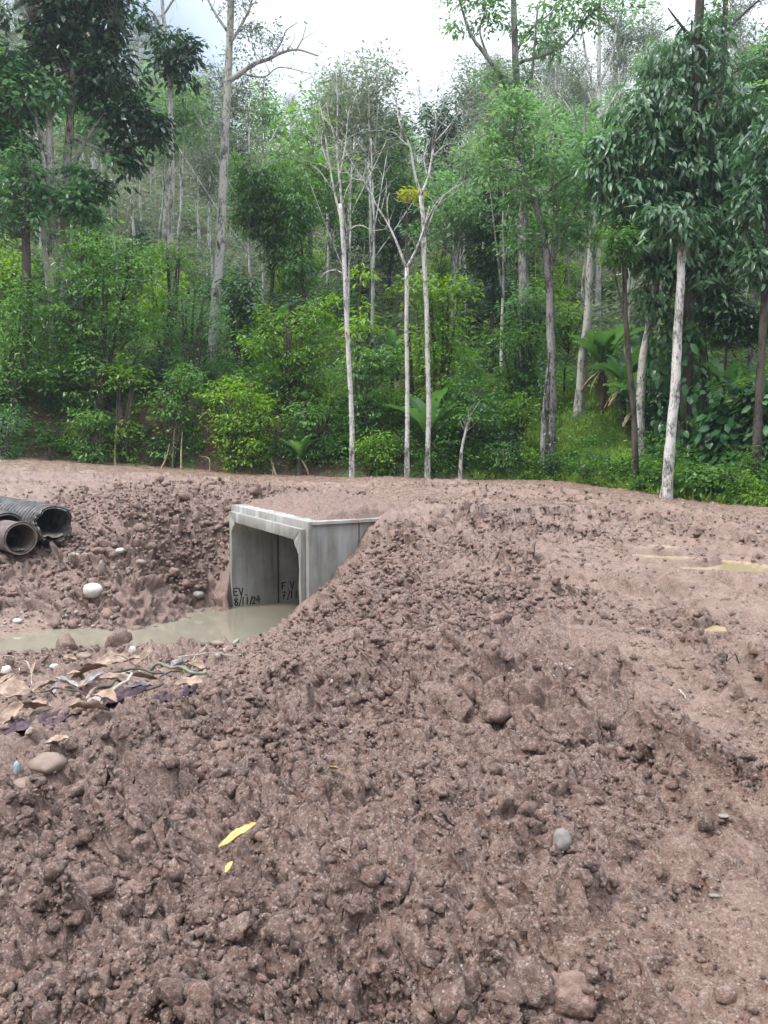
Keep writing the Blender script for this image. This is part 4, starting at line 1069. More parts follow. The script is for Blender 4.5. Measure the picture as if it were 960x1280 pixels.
tree('tall_tree', 'tall straight pale trunk rising out of the picture left of centre, one long side limb', 'tree', 32,
     [[(266,430,6.6),(268,375,5.8),(272,330),(276,265),(279,200),(282,120),(285,50),(288,-60,3.8)], [(281,104,3.4),(298,93),(318,80),(335,74),(352,66),(372,62),(398,70,.8)], [(340,72,1.2),(352,52),(358,38),(372,28,.4)], [(370,63,1.2),(378,48),(382,34,.4)],
      [(300,92,1.2),(330,96),(350,84),(388,92,.4)], [(284,60,2),(300,34),(312,10),(318,-20,.6)], [(285,40,2),(268,15),(255,-10,.6)]], 'mossy_bark',
     blobs=[(318,28,26,34),(300,-12,50,24),(376,48,22,18),(340,50,22,22),(330,110,14,12)], leaf='grey_leaf_far', n=150, m=6, L=.16, tm='simple', spread=.24, twig=16, seed=6, gap=.05)
tree('leafy_tree', 'big dark leaved tree at the upper left with a straight pale trunk', 'tree', 31,
     [[(85,445,6.6),(80,300,6),(83,230),(87,165),(90,100),(92,40,3.4)], [(84,230,3),(100,190),(125,150),(155,120,1)], [(90,110,2.6),(120,70),(150,40,1)], [(86,170,2.6),(140,190),(175,175),(205,172,.9)], [(90,100,2.4),(60,60),(40,30,.9)]], 'mossy_bark',
     blobs=[(55,30,75,50),(122,24,46,36),(115,95,58,34),(165,150,38,26),(150,195,28,22),(195,160,26,18),(205,48,10,8),(70,85,50,30),(95,-20,90,30),(128,228,26,20)], leaf='dark_leaf', n=720, m=9, L=.36, tm='oval', spread=.42, droop=.45, seed=7, gap=.08, tint=(0, 1), limbs=.35)
tree('leafy_tree', 'multi stemmed pale tree at the upper left with fanning stems and a mid green crown', 'tree', 30,
     [[(68,440,6),(67,300,5.4),(65,240),(63,180),(62,120,3.2)], [(62,380,4),(56,300,3.6),(46,240),(28,175),(8,125,1.4)], [(72,330,3.4),(60,230),(50,175),(44,140,1.4)], [(67,320,2.2),(30,230),(12,190,1)], [(64,220,2.2),(30,215),(5,205,.8)]], 'mossy_bark',
     blobs=[(20,120,40,34),(55,120,34,30),(10,80,28,24),(110,215,36,26),(15,175,26,28),(35,240,30,34),(100,255,30,24),(-30,150,40,60)], leaf='blue_leaf', n=430, m=9, L=.34, tm='oval', spread=.42, droop=.4, seed=8, gap=.06, tint=(.1, 1), limbs=.35)
tree('leafy_tree', 'dark hanging foliage tree whose leafy spray juts into the sky gap upper left', 'tree', 34,
     [[(214,420,4),(213,300,3.6),(214,200),(212,100),(205,30,2.4),(200,-40,2)], [(212,110,2),(225,80),(240,55,.8)], [(205,40,1.8),(190,15),(170,0,.6)], [(203,20,1.6),(225,-10),(250,-20,.6)]], 'pale_bark',
     blobs=[(222,62,28,24),(205,85,16,14),(228,95,12,10),(180,20,14,16)], leaf='dark_leaf', n=90, m=8, L=.34, tm='oval', spread=.36, droop=.5, seed=9, twig=14)
tree('vine_tree', 'grey twin trunk tree wrapped in dark vines, with feathery green crown', 'tree', 25.6,
     [[(688,602,5.2),(690,500),(689,420),(686,345,5),(678,290),(668,250,4)], [(678,602,4),(681,520),(687,460,4)], [(668,252,3),(658,215),(640,180,1)], [(688,350,2.6),(694,270),(691,220),(702,170,1)], [(670,262,2),(690,235),(720,215),(745,205,.8)], [(686,345,2),(705,285),(722,255,.8)]], 'grey_bark',
     blobs=[(640,160,44,34),(605,205,32,36),(690,185,42,40),(725,230,36,36),(655,240,38,28),(615,255,22,22),(700,290,34,26),(640,125,26,16),(735,290,24,28),(650,300,24,20)], leaf='feather_leaf', n=210, m=15, L=.23, tm='simple', spread=.50, droop=.3, jit=.13, tint=(0, 1), seed=10, gap=.05, limbs=.3)
def vine_wrap(label, px0, py0, py1, Y, half, n, seed, leaf, L, tm, group=None, dark=True):
    """climbing plant on a trunk"""
    rg_ = RS(seed); b = foot(px0, Y); t = rg_.uniform(0, 1, n)
    P = np.array([at(px0 + 4 * math.sin(q * 5), py0 + (py1 - py0) * q, Y) for q in t]); w = half * Y / F
    ang = rg_.uniform(0, 2 * math.pi, n); o = np.stack([np.cos(ang), np.sin(ang), np.zeros(n)], -1)
    P = P + o * w * rg_.uniform(.5, 1, n)[:, None]
    a = Acc(); D = o * .6 + np.array([0, 0, -1.0]) + rg_.randn(n, 3) * .35; U = norm(o + np.array([0, 0, .5]) + rg_.randn(n, 3) * .3)
    put_leaves(a, P, D, U, L * rg_.uniform(.6, 1.25, n), tm, rg_.uniform(.1, .9, n))
    st = Acc(); q = px_pts([(px0 + 3 * math.sin(k), py0 + (py1 - py0) * k / 8, 1.2) for k in range(9)], Y - .18); tube(st, spline(q, 3)[:, :3], .025, 6)
    org = st.v[0][0]; root = empty('climbing_plant', org, label, 'vine', group)
    st.build('stem', M['dark_bark'], root, org); a.build('foliage', M[leaf], root, org, smooth=False)
vine_wrap('dark ivy covering the lower half of the grey twin trunk', 684, 598, 440, 25.5, 9, 420, 3, 'dark_leaf', .11, 'round')
tree('canopy_tree', 'tall dark limbed tree with airy feathery crown against the sky', 'tree', 33,
     [[(656,470,7),(653,300,6.2),(649,200),(645,140),(642,60),(638,-40,3)], [(649,160,4),(634,108),(608,70),(588,42),(574,0,1.2)], [(645,150,2.4),(662,110),(668,60),(672,10,1)], [(610,72,1.6),(600,40),(606,15,.6)], [(643,70,1.8),(660,40),(690,15,.8)], [(643,80,2),(700,60),(735,20),(760,-10,.8)]], 'grey_bark',
     blobs=[(585,22,34,24),(640,20,42,28),(685,55,30,20),(700,10,34,24),(612,92,18,12),(642,95,22,24),(740,12,34,24),(655,140,20,18),(600,-20,60,26),(780,0,26,26)], leaf='feather_leaf', n=150, m=13, L=.27, tm='simple', spread=.55, droop=.3, jit=.13, tint=(0, 1), seed=11, gap=.06, twig=10)
tree('mossy_tree', 'pale mossy trunk standing on the grass slope, leaning slightly right', 'tree', 30, [[(722,522,6),(727,455),(733,395),(737,335),(742,270),(746,190,3)], [(738,330,2),(728,270),(715,240,.8)], [(742,270,2),(760,220),(765,190,.8)]], 'mossy_bark',
     blobs=[(742,175,34,30),(715,228,22,20),(770,190,20,24)], leaf='feather_leaf', n=70, m=13, L=.24, tm='simple', spread=.5, jit=.13, seed=12, twig=6)
tree('thin_tree', 'thin crooked dark stem at the road edge beside the curved grey trunk', 'tree', 22.6, [[(797,622,4.2),(793,560),(792,525),(786,455),(781,395),(780,345),(777,300,2.4)], [(781,395,1.6),(770,350),(765,320,.6)]], 'dark_bark',
     blobs=[(776,300,22,22),(766,322,14,14)], leaf='mid_leaf', n=50, m=6, L=.2, tm='oval', spread=.25, seed=13)
tree('pale_tree', 'curved grey white trunk bowing to the right behind the thin dark stem', 'tree', 24.5, [[(800,590,6),(801,515),(805,450),(815,398),(822,345),(824,300),(820,250,3.4)], [(822,345,2),(806,300),(790,270,.8)]], 'pale_bark',
     blobs=[(818,240,30,26),(790,265,20,18)], leaf='big_leaf', n=70, m=7, L=.32, tm='droop', spread=.34, droop=.6, seed=14)
tree('white_tree', 'thick white trunk with black cracks standing at the road edge on the right', 'tree', 21.0, [[(833,624,6.6),(837,565),(843,500),(847,425),(851,360),(852,320),(852,285,4)], [(852,300,2),(840,275),(828,262,.8)]], 'white_bark',
     blobs=[(848,282,26,24),(826,272,18,16),(862,300,18,14)], leaf='big_leaf', n=50, m=7, L=.32, tm='droop', spread=.34, droop=.6, seed=15)
tree('broadleaf_tree', 'large dark tree on the right with whorls of long drooping leaves', 'tree', 23.6,
     [[(856,604,11),(858,500),(863,400),(868,260),(874,110),(880,-40,5)], [(866,300,3),(830,262),(795,240,1)], [(868,250,3),(905,215),(940,190,1)], [(870,190,3),(830,150),(800,120,1)], [(872,140,2.6),(905,100),(935,80,1)], [(864,350,2.6),(830,330),(800,318,1)], [(866,330,2.6),(905,300),(930,290,1)], [(876,60,2),(850,30),(835,10,.8)]], 'dark_bark',
     blobs=[(850,285,62,36),(795,245,42,36),(862,210,70,44),(815,135,46,42),(868,75,42,44),(920,215,40,44),(790,310,36,22),(905,300,44,34),(765,180,36,16),(860,145,52,36),(930,140,34,40),(820,195,44,26),(880,340,40,22),(838,60,24,26),(845,335,46,24),(905,345,36,26),(945,230,26,44),(812,375,22,22),(885,395,34,30),(840,410,16,20),(760,215,26,22)], leaf='big_leaf', n=760, m=10, L=.33, tm='droop', spread=.34, droop=.65, seed=16, gap=.07, limbs=.3, tint=(.1, .9))
tree('dark_tree', 'straight dark trunk just right of the large whorled leaf tree', 'tree', 25.2, [[(880,598,5.2),(878,500),(876,400),(872,300),(872,200,3)]], 'dark_bark',
     blobs=[(880,190,40,36)], leaf='dark_leaf', n=90, m=8, L=.28, tm='droop', spread=.34, droop=.5, seed=17)
tree('dark_tree', 'dark trunk near the right edge of the photo, rising through the undergrowth', 'tree', 20.3, [[(944,620,5.6),(948,520),(952,430),(956,350),(960,260),(963,170,3)], [(956,350,2),(940,300),(930,280,.8)]], 'dark_bark',
     blobs=[(950,330,30,30),(945,250,34,36),(970,180,40,40)], leaf='big_leaf', n=150, m=8, L=.28, tm='droop', spread=.32, droop=.4, seed=18)
tree('canopy_tree', 'tall dark tree at the upper right whose bare limb reaches into the white sky', 'tree', 31,
     [[(884,470,6),(887,300,5.4),(892,180,4.6),(902,60),(906,-60,2.4)], [(900,55,2.6),(918,28),(940,8),(970,-20,.8)], [(896,120,2),(930,110),(955,90,.8)]], 'dark_bark',
     blobs=[(890,20,18,20),(945,85,24,24),(955,130,30,34),(930,165,26,22),(975,60,24,26)], leaf='blue_leaf', n=240, m=8, L=.24, tm='oval', spread=.32, seed=19, twig=10)
tree('dark_tree', 'dark trunk at the left edge behind the big round shrub', 'tree', 28.4, [[(33,470,6),(34,400),(33,330),(32,250),(30,200,4)]], 'dark_bark',
     blobs=[(20,215,34,34),(40,270,24,26),(0,260,40,40)], leaf='blue_leaf', n=130, m=8, L=.22, tm='oval', spread=.3, seed=20)
tree('bare_tree', 'pale leafless tree with upswept branches against the sky right of the centre', 'tree', 44,
     [[(746,400,3.6),(748,180,3.2),(748,60),(750,-20,1)], [(748,130,1.8),(735,85),(728,40),(722,10,.5)], [(748,110,1.8),(765,70),(772,30),(776,5,.5)], [(748,150,1.6),(728,100),(712,75,.5)], [(748,160,1.6),(775,110),(790,95,.5)], [(748,190,1.8),(720,150),(700,120),(690,118,.5)]], 'pale_bark', twig=24, seed=21,
     blobs=[(748,40,30,30),(700,115,20,16)], leaf='grey_leaf_far', n=36, m=5, L=.14, tm='simple', spread=.25)

# ------------------------------------------------------------------ shrubs and young trees
def bush(name, label, cat, px, py, rx, ry, Y, leaf, n, m=8, L=.17, tm='oval', bark='dark_bark', stems=6, seed=1, extra=(), base_px=None, group=None, **kw):
    rg_ = RS(seed + 100); b = foot(px if base_px is None else base_px, Y)
    top = at(px, py, Y); h = max(top[2] - b[2], .3)
    trunks = []
    bp = 480 + (b[0] / (b[1] * math.cos(PITCH) - (b[2] - EYE) * math.sin(PITCH))) * F
    zpy = lambda z: 640 + F * math.tan(math.atan2(EYE - z, Y) - PITCH)
    yb = zpy(b[2])
    for k in range(stems):
        ex, ey = px + rg_.uniform(-.6, .6) * rx, py + rg_.uniform(-.6, .3) * ry
        trunks.append([(bp + rg_.uniform(-3, 3), yb, 2.6 if stems > 1 else 4.5), ((bp + ex) / 2 + rg_.uniform(-6, 6), (yb + ey) / 2, 2), (ex, ey, .7)])
    lo = [(px, (py + ry * .5 + yb) / 2 + 4, rx * .8, max((yb - py - ry * .5) / 2, 6))] if stems > 1 else []
    return tree(name, label, cat, Y, trunks, bark, [(px, py, rx, ry)] + lo + list(extra), leaf, n, m, L, tm, seed=seed, base=b, group=group, limbs=.25, **kw)
bush('shrub', 'big round dark green shrub tree on top of the cut bank at the left', 'shrub', 122, 362, 70, 62, 28.2, 'mid_leaf', 560, 9, .19, extra=[(60,390,36,40),(165,340,46,44),(110,310,40,28),(85,440,40,28),(175,405,40,36),(130,420,50,34)], seed=31, spread=.3, tint=(.2, 1))
bush('shrub', 'bluish green round bush right of the big shrub, below the tall straight trunk', 'shrub', 240, 385, 38, 36, 29.2, 'blue_leaf', 240, 9, .13, 'simple', extra=[(225,415,30,22),(264,408,24,28),(275,430,26,24)], seed=32, spread=.25, tint=(.2, 1))
bush('shrub', 'wide light green bush left of the white trunks, above the bank', 'shrub', 365, 410, 56, 34, 28.0, 'bright_leaf', 300, 8, .18, extra=[(400,390,28,26),(330,430,34,24),(375,440,60,20)], seed=33, spread=.28, tint=(0, .6))
bush('shrub', 'bright yellow green bush hanging down the bank to the road', 'shrub', 298, 505, 40, 36, 26.9, 'bright_leaf', 300, 8, .16, extra=[(300,545,38,30),(280,490,28,22),(325,520,26,34)], seed=34, spread=.24, tint=(.15, .95))
bush('shrub', 'bright green young tree just behind the right hand white trunk', 'shrub', 545, 380, 44, 36, 29.5, 'bright_leaf', 330, 8, .19, extra=[(520,360,30,24),(570,365,28,24),(550,420,40,30)], seed=35, spread=.28, tint=(.1, .8))
bush('shrub', 'dense dark green bush at the road edge right of the white trunks', 'shrub', 590, 500, 42, 36, 26.6, 'mid_leaf', 330, 9, .17, extra=[(575,545,40,34),(615,540,30,34),(590,470,24,18)], seed=36, spread=.27, tint=(0, .7))
bush('shrub', 'small pale green plant with large leaves beside the left white trunk', 'shrub', 452, 345, 20, 16, 30.5, 'bright_leaf', 50, 7, .3, 'droop', stems=2, seed=37, spread=.3, tint=(.4, 1))
bush('mango_tree', 'dark dense round topped tree standing left of the bare white trunks', 'tree', 330, 235, 40, 44, 36, 'mid_leaf', 480, 9, .25, 'droop', stems=1, extra=[(310,260,36,38),(345,280,32,40),(300,215,22,22),(345,320,18,20)], seed=38, spread=.36, tint=(0, .65))
bush('young_tree', 'slender dark young tree right of the round topped tree, with thin trunk', 'tree', 374, 262, 24, 40, 35, 'mid_leaf', 240, 8, .25, 'droop', stems=1, extra=[(380,210,16,18),(372,330,20,34)], seed=39, spread=.34, tint=(0, .6))
bush('round_tree', 'small dark round crown standing out on the far hillside between the white trunks', 'tree', 488, 168, 28, 26, 66, 'dark_leaf', 320, 8, .36, stems=1, extra=[(485,195,22,18)], seed=40, spread=.5)
bush('round_tree', 'broad dim crown of fine leaves behind the forked white tree', 'tree', 482, 255, 40, 40, 48, 'dark_leaf', 520, 9, .24, 'simple', stems=1, extra=[(470,300,44,36),(505,290,34,46),(450,280,24,30)], seed=41, spread=.5, tint=(.1, .7))
bush('round_tree', 'dark leafy tree behind the top of the right white trunk', 'tree', 548, 165, 26, 40, 52, 'dark_leaf', 360, 9, .32, stems=1, extra=[(560,215,34,34),(545,255,26,30)], seed=42, spread=.45)
bush('dark_tree', 'tall dark narrow tree left of the vine covered twin trunk', 'tree', 612, 290, 34, 50, 37, 'dark_leaf', 430, 9, .24, stems=1, extra=[(605,350,32,34),(620,240,26,28),(632,370,20,30)], seed=43, spread=.36)
bush('shrub', 'sparse yellowish tuft of leaves behind the top of the white trunks', 'shrub', 516, 243, 13, 8, 30, 'yellow_bush', 36, 7, .2, 'narrow', stems=1, seed=44, spread=.22, tint=(.3, 1))
bush('shrub', 'mid green thicket bush directly behind the left white trunk', 'shrub', 455, 470, 34, 34, 27.2, 'mid_leaf', 260, 8, .17, extra=[(470,520,34,34),(445,540,26,30),(480,450,24,22)], seed=45, spread=.27, tint=(.1, .9))
bush('shrub', 'light leafy bush left of the vine covered twin trunk near the road', 'shrub', 645, 520, 32, 30, 26.8, 'bright_leaf', 190, 7, .15, extra=[(640,560,28,24)], seed=46, spread=.27, tint=(0, .5))
bush('shrub', 'feathery pale bush at the far left edge beside the road', 'shrub', 8, 525, 26, 22, 25.8, 'blue_leaf', 110, 6, .18, 'narrow', seed=47, spread=.26, tint=(.3, 1))
bush('shrub', 'loose bush at the left edge under the dark trunk', 'shrub', 14, 440, 30, 42, 27.2, 'mid_leaf', 230, 8, .18, seed=48, spread=.28, extra=[(20,380,24,34),(50,470,24,22)])
bush('shrub', 'bright low bush below the pale trunk cluster at the left', 'shrub', 205, 320, 36, 18, 33, 'bright_leaf', 190, 7, .2, seed=49, spread=.3, tint=(0, .6))
bush('shrub', 'dusky bush beside the lower end of the tall straight trunk', 'shrub', 300, 370, 26, 34, 31, 'dark_leaf', 210, 8, .2, seed=50, spread=.3, tint=(.3, 1))
bush('shrub', 'mid green bush on the slope between the dark narrow tree and the twin trunk', 'shrub', 645, 435, 30, 34, 31, 'mid_leaf', 230, 8, .2, seed=51, spread=.3, extra=[(655,470,30,18)])
bush('shrub', 'feathery light green bush right above the grass slope', 'shrub', 660, 385, 34, 30, 32, 'feather_leaf', 150, 11, .2, 'simple', seed=52, spread=.4)
bush('glossy_tree', 'dark glossy round crown at the right behind the trunk near the photo edge', 'tree', 925, 405, 34, 28, 23.4, 'dark_leaf', 260, 9, .17, stems=1, seed=53, spread=.27, extra=[(905,380,24,22)], base_px=915)
bush('shrub', 'broad leaved low plant among the dark trunks at the right', 'shrub', 915, 515, 34, 40, 21.8, 'aroid', 100, 6, .36, 'heart', seed=54, spread=.32, tint=(0, .7), stems=4)
bush('shrub', 'large leaved clump at the right photo edge', 'shrub', 958, 500, 26, 44, 21.0, 'big_leaf', 100, 7, .34, 'oval', seed=55, spread=.3, tint=(.2, 1))
bush('shrub', 'low leafy plant at the foot of the large whorled leaf tree', 'shrub', 878, 600, 24, 20, 20.9, 'mid_leaf', 90, 7, .2, 'oval', seed=56, spread=.22, tint=(.2, .9))
bush('shrub', 'dark willowy undergrowth bush at the road edge on the right', 'shrub', 925, 590, 30, 26, 20.2, 'mid_leaf', 170, 7, .16, 'narrow', seed=57, spread=.24, tint=(0, .6))
bush('shrub', 'fresh green herb clump at the road edge in the right corner', 'shrub', 950, 622, 22, 12, 19.4, 'bright_leaf', 80, 6, .13, 'narrow', seed=58, spread=.18, stems=3)
bush('shrub', 'low green herb clump at the foot of the white cracked trunk', 'shrub', 812, 604, 22, 14, 22.5, 'bright_leaf', 90, 7, .14, 'simple', seed=59, spread=.18, stems=3, tint=(.1, .8))
bush('shrub', 'rounded low bush on the grass slope above the road', 'shrub', 745, 560, 30, 22, 26.5, 'mid_leaf', 150, 7, .14, 'simple', seed=60, spread=.22, tint=(.3, 1))
bush('shrub', 'wispy bush at the foot of the vine covered twin trunk', 'shrub', 712, 575, 24, 22, 25.6, 'bright_leaf', 110, 6, .13, 'narrow', seed=61, spread=.22, tint=(0, .5))
bush('shrub', 'leafy bush on the bank under the wide light green bush', 'shrub', 390, 520, 36, 24, 26.9, 'mid_leaf', 190, 7, .16, 'oval', seed=62, spread=.24, extra=[(420,560,26,20)], tint=(.1, .9))
bush('shrub', 'small leafy bush at the road edge between two white trunks', 'shrub', 478, 565, 24, 22, 26.1, 'bright_leaf', 120, 7, .16, 'oval', seed=63, spread=.22, tint=(.05, .7))
bush('shrub', 'trailing green plants on the middle of the cut bank', 'shrub', 215, 500, 34, 30, 27.2, 'mid_leaf', 170, 7, .15, 'oval', seed=64, spread=.25, extra=[(235,470,30,20)], tint=(.2, 1))
bush('shrub', 'leafy tuft low on the cut bank under the big shrub', 'shrub', 115, 530, 24, 22, 26.5, 'mid_leaf', 110, 7, .16, 'oval', seed=65, spread=.24, tint=(.2, 1), stems=3)
bush('shrub', 'pale leaved shrub near the top of the cut bank left of centre', 'shrub', 155, 470, 26, 20, 27.4, 'bright_leaf', 90, 6, .2, 'oval', seed=66, spread=.24, tint=(.1, .8))
bush('shrub', 'orange tinted broad leaf bush beneath the upper left tree cluster', 'shrub', 110, 278, 30, 24, 34, 'blue_leaf', 130, 8, .26, 'droop', seed=67, spread=.34)
bush('shrub', 'bright green bush glowing behind the feathery crown', 'shrub', 655, 285, 26, 30, 42, 'bright_leaf', 170, 8, .26, 'oval', seed=68, spread=.36, tint=(.1, .8))
vine_wrap('large leaved climber hanging on the dark trunk beside the white cracked trunk', 856, 560, 380, 23.4, 20, 260, 5, 'aroid', .33, 'heart')
vine_wrap('broad climbing leaves between the curved grey trunk and the white cracked trunk', 826, 560, 420, 24.2, 16, 170, 6, 'aroid', .30, 'heart')
vine_wrap('fern leaved climber on the straight dark trunk right of the large tree', 884, 520, 330, 25.0, 16, 130, 7, 'big_leaf', .36, 'palm')

# ------------------------------------------------------------------ banana plants and ferns
def banana(label, px, Y, h, leaves, seed, dead=3, L=1.5, cat='banana plant', lean=0.0):
    rg_ = RS(seed); b = foot(px, Y); root = empty('banana_plant', b, label, cat)
    top = b + np.array([lean, 0, h]); a = Acc()
    tube(a, spline([b - [0, 0, .2], (b + top) / 2 + rg_.randn(3) * .03, top], 5), np.linspace(.12, .055, 11), 10, rng=rg_, knob=.06)
    a.build('stem', M['dark_bark' if dead else 'mid_leaf'], root, b)
    for k in range(leaves + dead):
        d = k >= leaves
        az = 2 * math.pi * k / max(leaves, 1) + rg_.uniform(-.4, .4); el = rg_.uniform(.85, 1.42) if not d else rg_.uniform(-.9, -.5)
        ln = L * rg_.uniform(.7, 1.1) * (1 if not d else .7); nu, nv = 26, 9; bend = rg_.uniform(.5, 1.35) if not d else .7
        u = np.linspace(0, 1, nu); ang = el - bend * u ** 1.3
        r_ = np.cumsum(np.cos(ang)) / nu * ln; z_ = np.cumsum(np.sin(ang)) / nu * ln
        wid = .17 * L * np.sin(np.pi * np.clip(u * .93 + .05, 0, 1)) ** .6 * (u > .1) + .012
        if d: wid *= .45
        V = np.linspace(-1, 1, nv)
        hd = np.array([math.cos(az), math.sin(az)]); sd = np.array([-hd[1], hd[0]])
        tear = .35 * (hsh(np.repeat(u[:, None] * 40 // 2, nv, 1), np.sign(V)[None] * np.ones((nu, 1)), seed + k) > .72) * np.abs(V)[None] ** 2
        w_ = wid[:, None] * V[None] * (1 - tear)
        zz = z_[:, None] + np.abs(V)[None] * wid[:, None] * (.35 if not d else -.6) - .1 * tear
        P = np.stack([top[0] + r_[:, None] * hd[0] + w_ * sd[0], top[1] + r_[:, None] * hd[1] + w_ * sd[1], top[2] + zz], -1).reshape(-1, 3)
        i = np.arange(nu - 1)[:, None] * nv; j = np.arange(nv - 1)[None]
        a = Acc(); a.add(P, np.stack([i + j, i + nv + j, i + nv + 1 + j, i + 1 + j], -1).reshape(-1, 4), rg_.uniform(.2, .9))
        tag(a.build('leaf', M['litter' if d else 'banana'], root, b), 'dead hanging banana leaf' if d else None)
banana('banana plant with upright leaves, highest of the three on the grass slope', 752, 29.5, 1.9, 8, 1, 5, 2.3)
banana('banana plant with drooping leaves right of the upright one on the slope', 779, 28, 1.6, 8, 2, 5, 2.0)
banana('banana plant with dead brown skirt beside the curved grey trunk', 791, 25.6, 1.4, 8, 3, 5, 1.6)
banana('banana plant with a dark thin stem up the slope between the white trunks', 490, 30, 2.0, 5, 4, 3, 1.3)
banana('banana plant with one long upright leaf beside the right white trunk', 533, 26.4, 1.0, 6, 5, 2, 2.2)
banana('small banana plant with broad leaves at the foot of the bank', 375, 26.3, .7, 7, 6, 2, 1.2)
banana('banana plant half hidden by bushes below the tall straight trunk', 345, 32, 1.6, 6, 7, 2, 1.4)
banana('banana plant at the far right among the dark trunks', 905, 25, 1.4, 7, 8, 2, 1.5)
def fern(label, px, Y, z, L, n, seed, name='fern', cat='fern'):
    rg_ = RS(seed); b = foot(px, Y); c = b + np.array([0, 0, z]); a = Acc()
    root = empty(name, b, label, cat); az = np.linspace(0, 2 * math.pi, n, endpoint=False) + rg_.uniform(-.2, .2, n)
    D = np.stack([np.cos(az), np.sin(az), rg_.uniform(.15, .5, n)], -1)
    put_leaves(a, np.repeat(c[None], n, 0), D, np.tile([0, 0, 1.0], (n, 1)), L * rg_.uniform(.75, 1.1, n), 'palm', rg_.uniform(.4, 1, n))
    a.build('fronds', M['banana'], root, b, smooth=False)
    a = Acc(); tube(a, spline([b - [0, 0, .15], (b + c) / 2, c], 3), .045, 8); a.build('stem', M['dark_bark'], root, b)
fern('light green tree fern spreading its fronds on the bank at the left', 62, 26.6, .55, 1.25, 11, 1)
fern('smaller fern right of the tree fern on the bank', 100, 26.9, .5, .8, 9, 2)
fern('low fern drooping at the foot of the cut bank', 170, 26.3, .15, .75, 9, 3)
fern('young palm with arching fronds on the slope right of the twin trunk', 705, 32.5, 1.3, 1.9, 11, 4, 'young_palm', 'palm')
fern('fern at the foot of the right hand dark trunk', 935, 21, .3, .8, 9, 5)

# ------------------------------------------------------------------ dead stalks on the cut bank
def stalk(px0, py0, px1, py1, Y, r, label, mat='litter'):
    A, B = at(px0, py0, Y), at(px1, py1, Y + .5); rg_ = RS(int(px0)); g = foot(px0, Y); A[2] = min(A[2], g[2])
    p = spline([A - [0, 0, .08], (A + B) / 2 + rg_.randn(3) * .12, B], 5); a = Acc(); tube(a, p, np.linspace(r, r * .5, len(p)), 7, rng=rg_, knob=.08)
    tag(a.build('dead_stalk', M[mat], None, A), label, 'stalk')
stalk(198, 589, 212, 555, 26.4, .03, 'long dry stalk leaning out from the foot of the cut bank')
stalk(226, 577, 228, 540, 26.5, .035, 'upright dry yellow stalk on the cut bank')
stalk(143, 562, 146, 532, 26.6, .05, 'pale dangling dead leaf sheath on the cut bank')
stalk(346, 592, 338, 572, 26.2, .045, 'broken straw coloured stump at the road edge left of the white trunks')
stalk(338, 592, 342, 578, 26.1, .03, 'short split cane beside the straw coloured stump')
stalk(120, 562, 112, 540, 26.6, .02, 'thin dry twig on the bank below the leafy tuft')
stalk(262, 590, 250, 570, 26.4, .022, 'thin bare stalk slanting at the foot of the bright hanging bush')
stalk(214, 545, 222, 505, 26.9, .022, 'thin curved dead vine on the cut bank')

# ------------------------------------------------------------------ ground cover and grass
def cover():
    rg_ = RS(77); a = Acc()
    def pts(n, e0, e1, px0, px1, p=1.0):
        az = np.arctan((rg_.uniform(px0, px1, n) - 480) / F); e = e0 + (e1 - e0) * rg_.uniform(0, 1, n) ** p
        R = np.interp(az, _eaz, _er) + e; x, y = np.sin(az) * R, np.cos(az) * R
        return x, y, hill_z(x, y), e, 480 + F * np.tan(az)
    # bank face and first metres of slope
    x, y, z, e, px = pts(8500, .15, 5.5, -150, 1080, 1.0)
    dens = np.where(px < 400, sstep(fbm(x * .9, y * .9, 33, 3), -.75, -.3), .97) * np.where((px > 640) & (px < 800) & (e > 1), .10, 1)
    k = rg_.rand(len(x)) < dens; C = np.c_[x, y, z + rg_.uniform(.0, 1, len(x)) ** 1.6 * .9][k]
    clump_leaves(a, rg_, C, np.tile([0, -.5, .3], (len(C), 1)), 8, .16, 'simple', .26, .3, (0, .8))
    # further up
    x, y, z, e, px = pts(8500, 5, 22, -150, 1080, 1.2)
    k = rg_.rand(len(x)) < sstep(fbm(x * .35, y * .35, 41, 3), -.45, .1) * np.where((px > 650) & (px < 800) & (e < 9), .3, 1)
    C = np.c_[x, y, z + rg_.uniform(.05, .8, len(x))][k]
    clump_leaves(a, rg_, C, np.tile([0, -.4, .3], (len(C), 1)), 7, .24, 'simple', .42, .25, (.1, .9))
    x, y, z, e, px = pts(17000, 16, 108, -120, 1080, 1.0)
    C = np.c_[x, y, z + rg_.uniform(.1, 1, len(x)) * (1 + 2.6 * sstep(fbm(x * .16, y * .16, 61, 3), -.3, .5))]
    far = Acc()
    clump_leaves(far, rg_, C, np.tile([0, -.4, .3], (len(C), 1)), 6, .5, 'simple', .9, .2, (.2, 1))
    tag(a.build('undergrowth', M['mid_leaf'], smooth=False), 'low leafy ground cover spread over the bank and hillside', 'ground cover', kind='stuff')
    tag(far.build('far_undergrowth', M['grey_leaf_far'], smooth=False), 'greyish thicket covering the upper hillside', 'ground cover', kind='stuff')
    g = Acc()
    x, y, z, e, px = pts(52000, .15, 12, 590, 1000, 1.1)
    k = (rg_.rand(len(x)) < np.where((px > 620) & (px < 800), 1, .35)) & (e > 0)
    x, y, z = x[k], y[k], z[k]; n = len(x)
    D = norm(rg_.randn(n, 3) * .55 + np.array([0, -.25, .8])); U = norm(rg_.randn(n, 3) + np.array([0, -1, .2]))
    put_leaves(g, np.c_[x, y, z - .02], D, U, rg_.uniform(.12, .38, n), 'narrow', np.clip(.5 + .9 * fbm(x * .8, y * .8, 9, 3) + rg_.uniform(-.2, .2, n), 0, 1))
    tag(g.build('grass', M['grass'], smooth=False), 'short grass covering the slope right of the twin trunk', 'grass', kind='stuff')
cover()

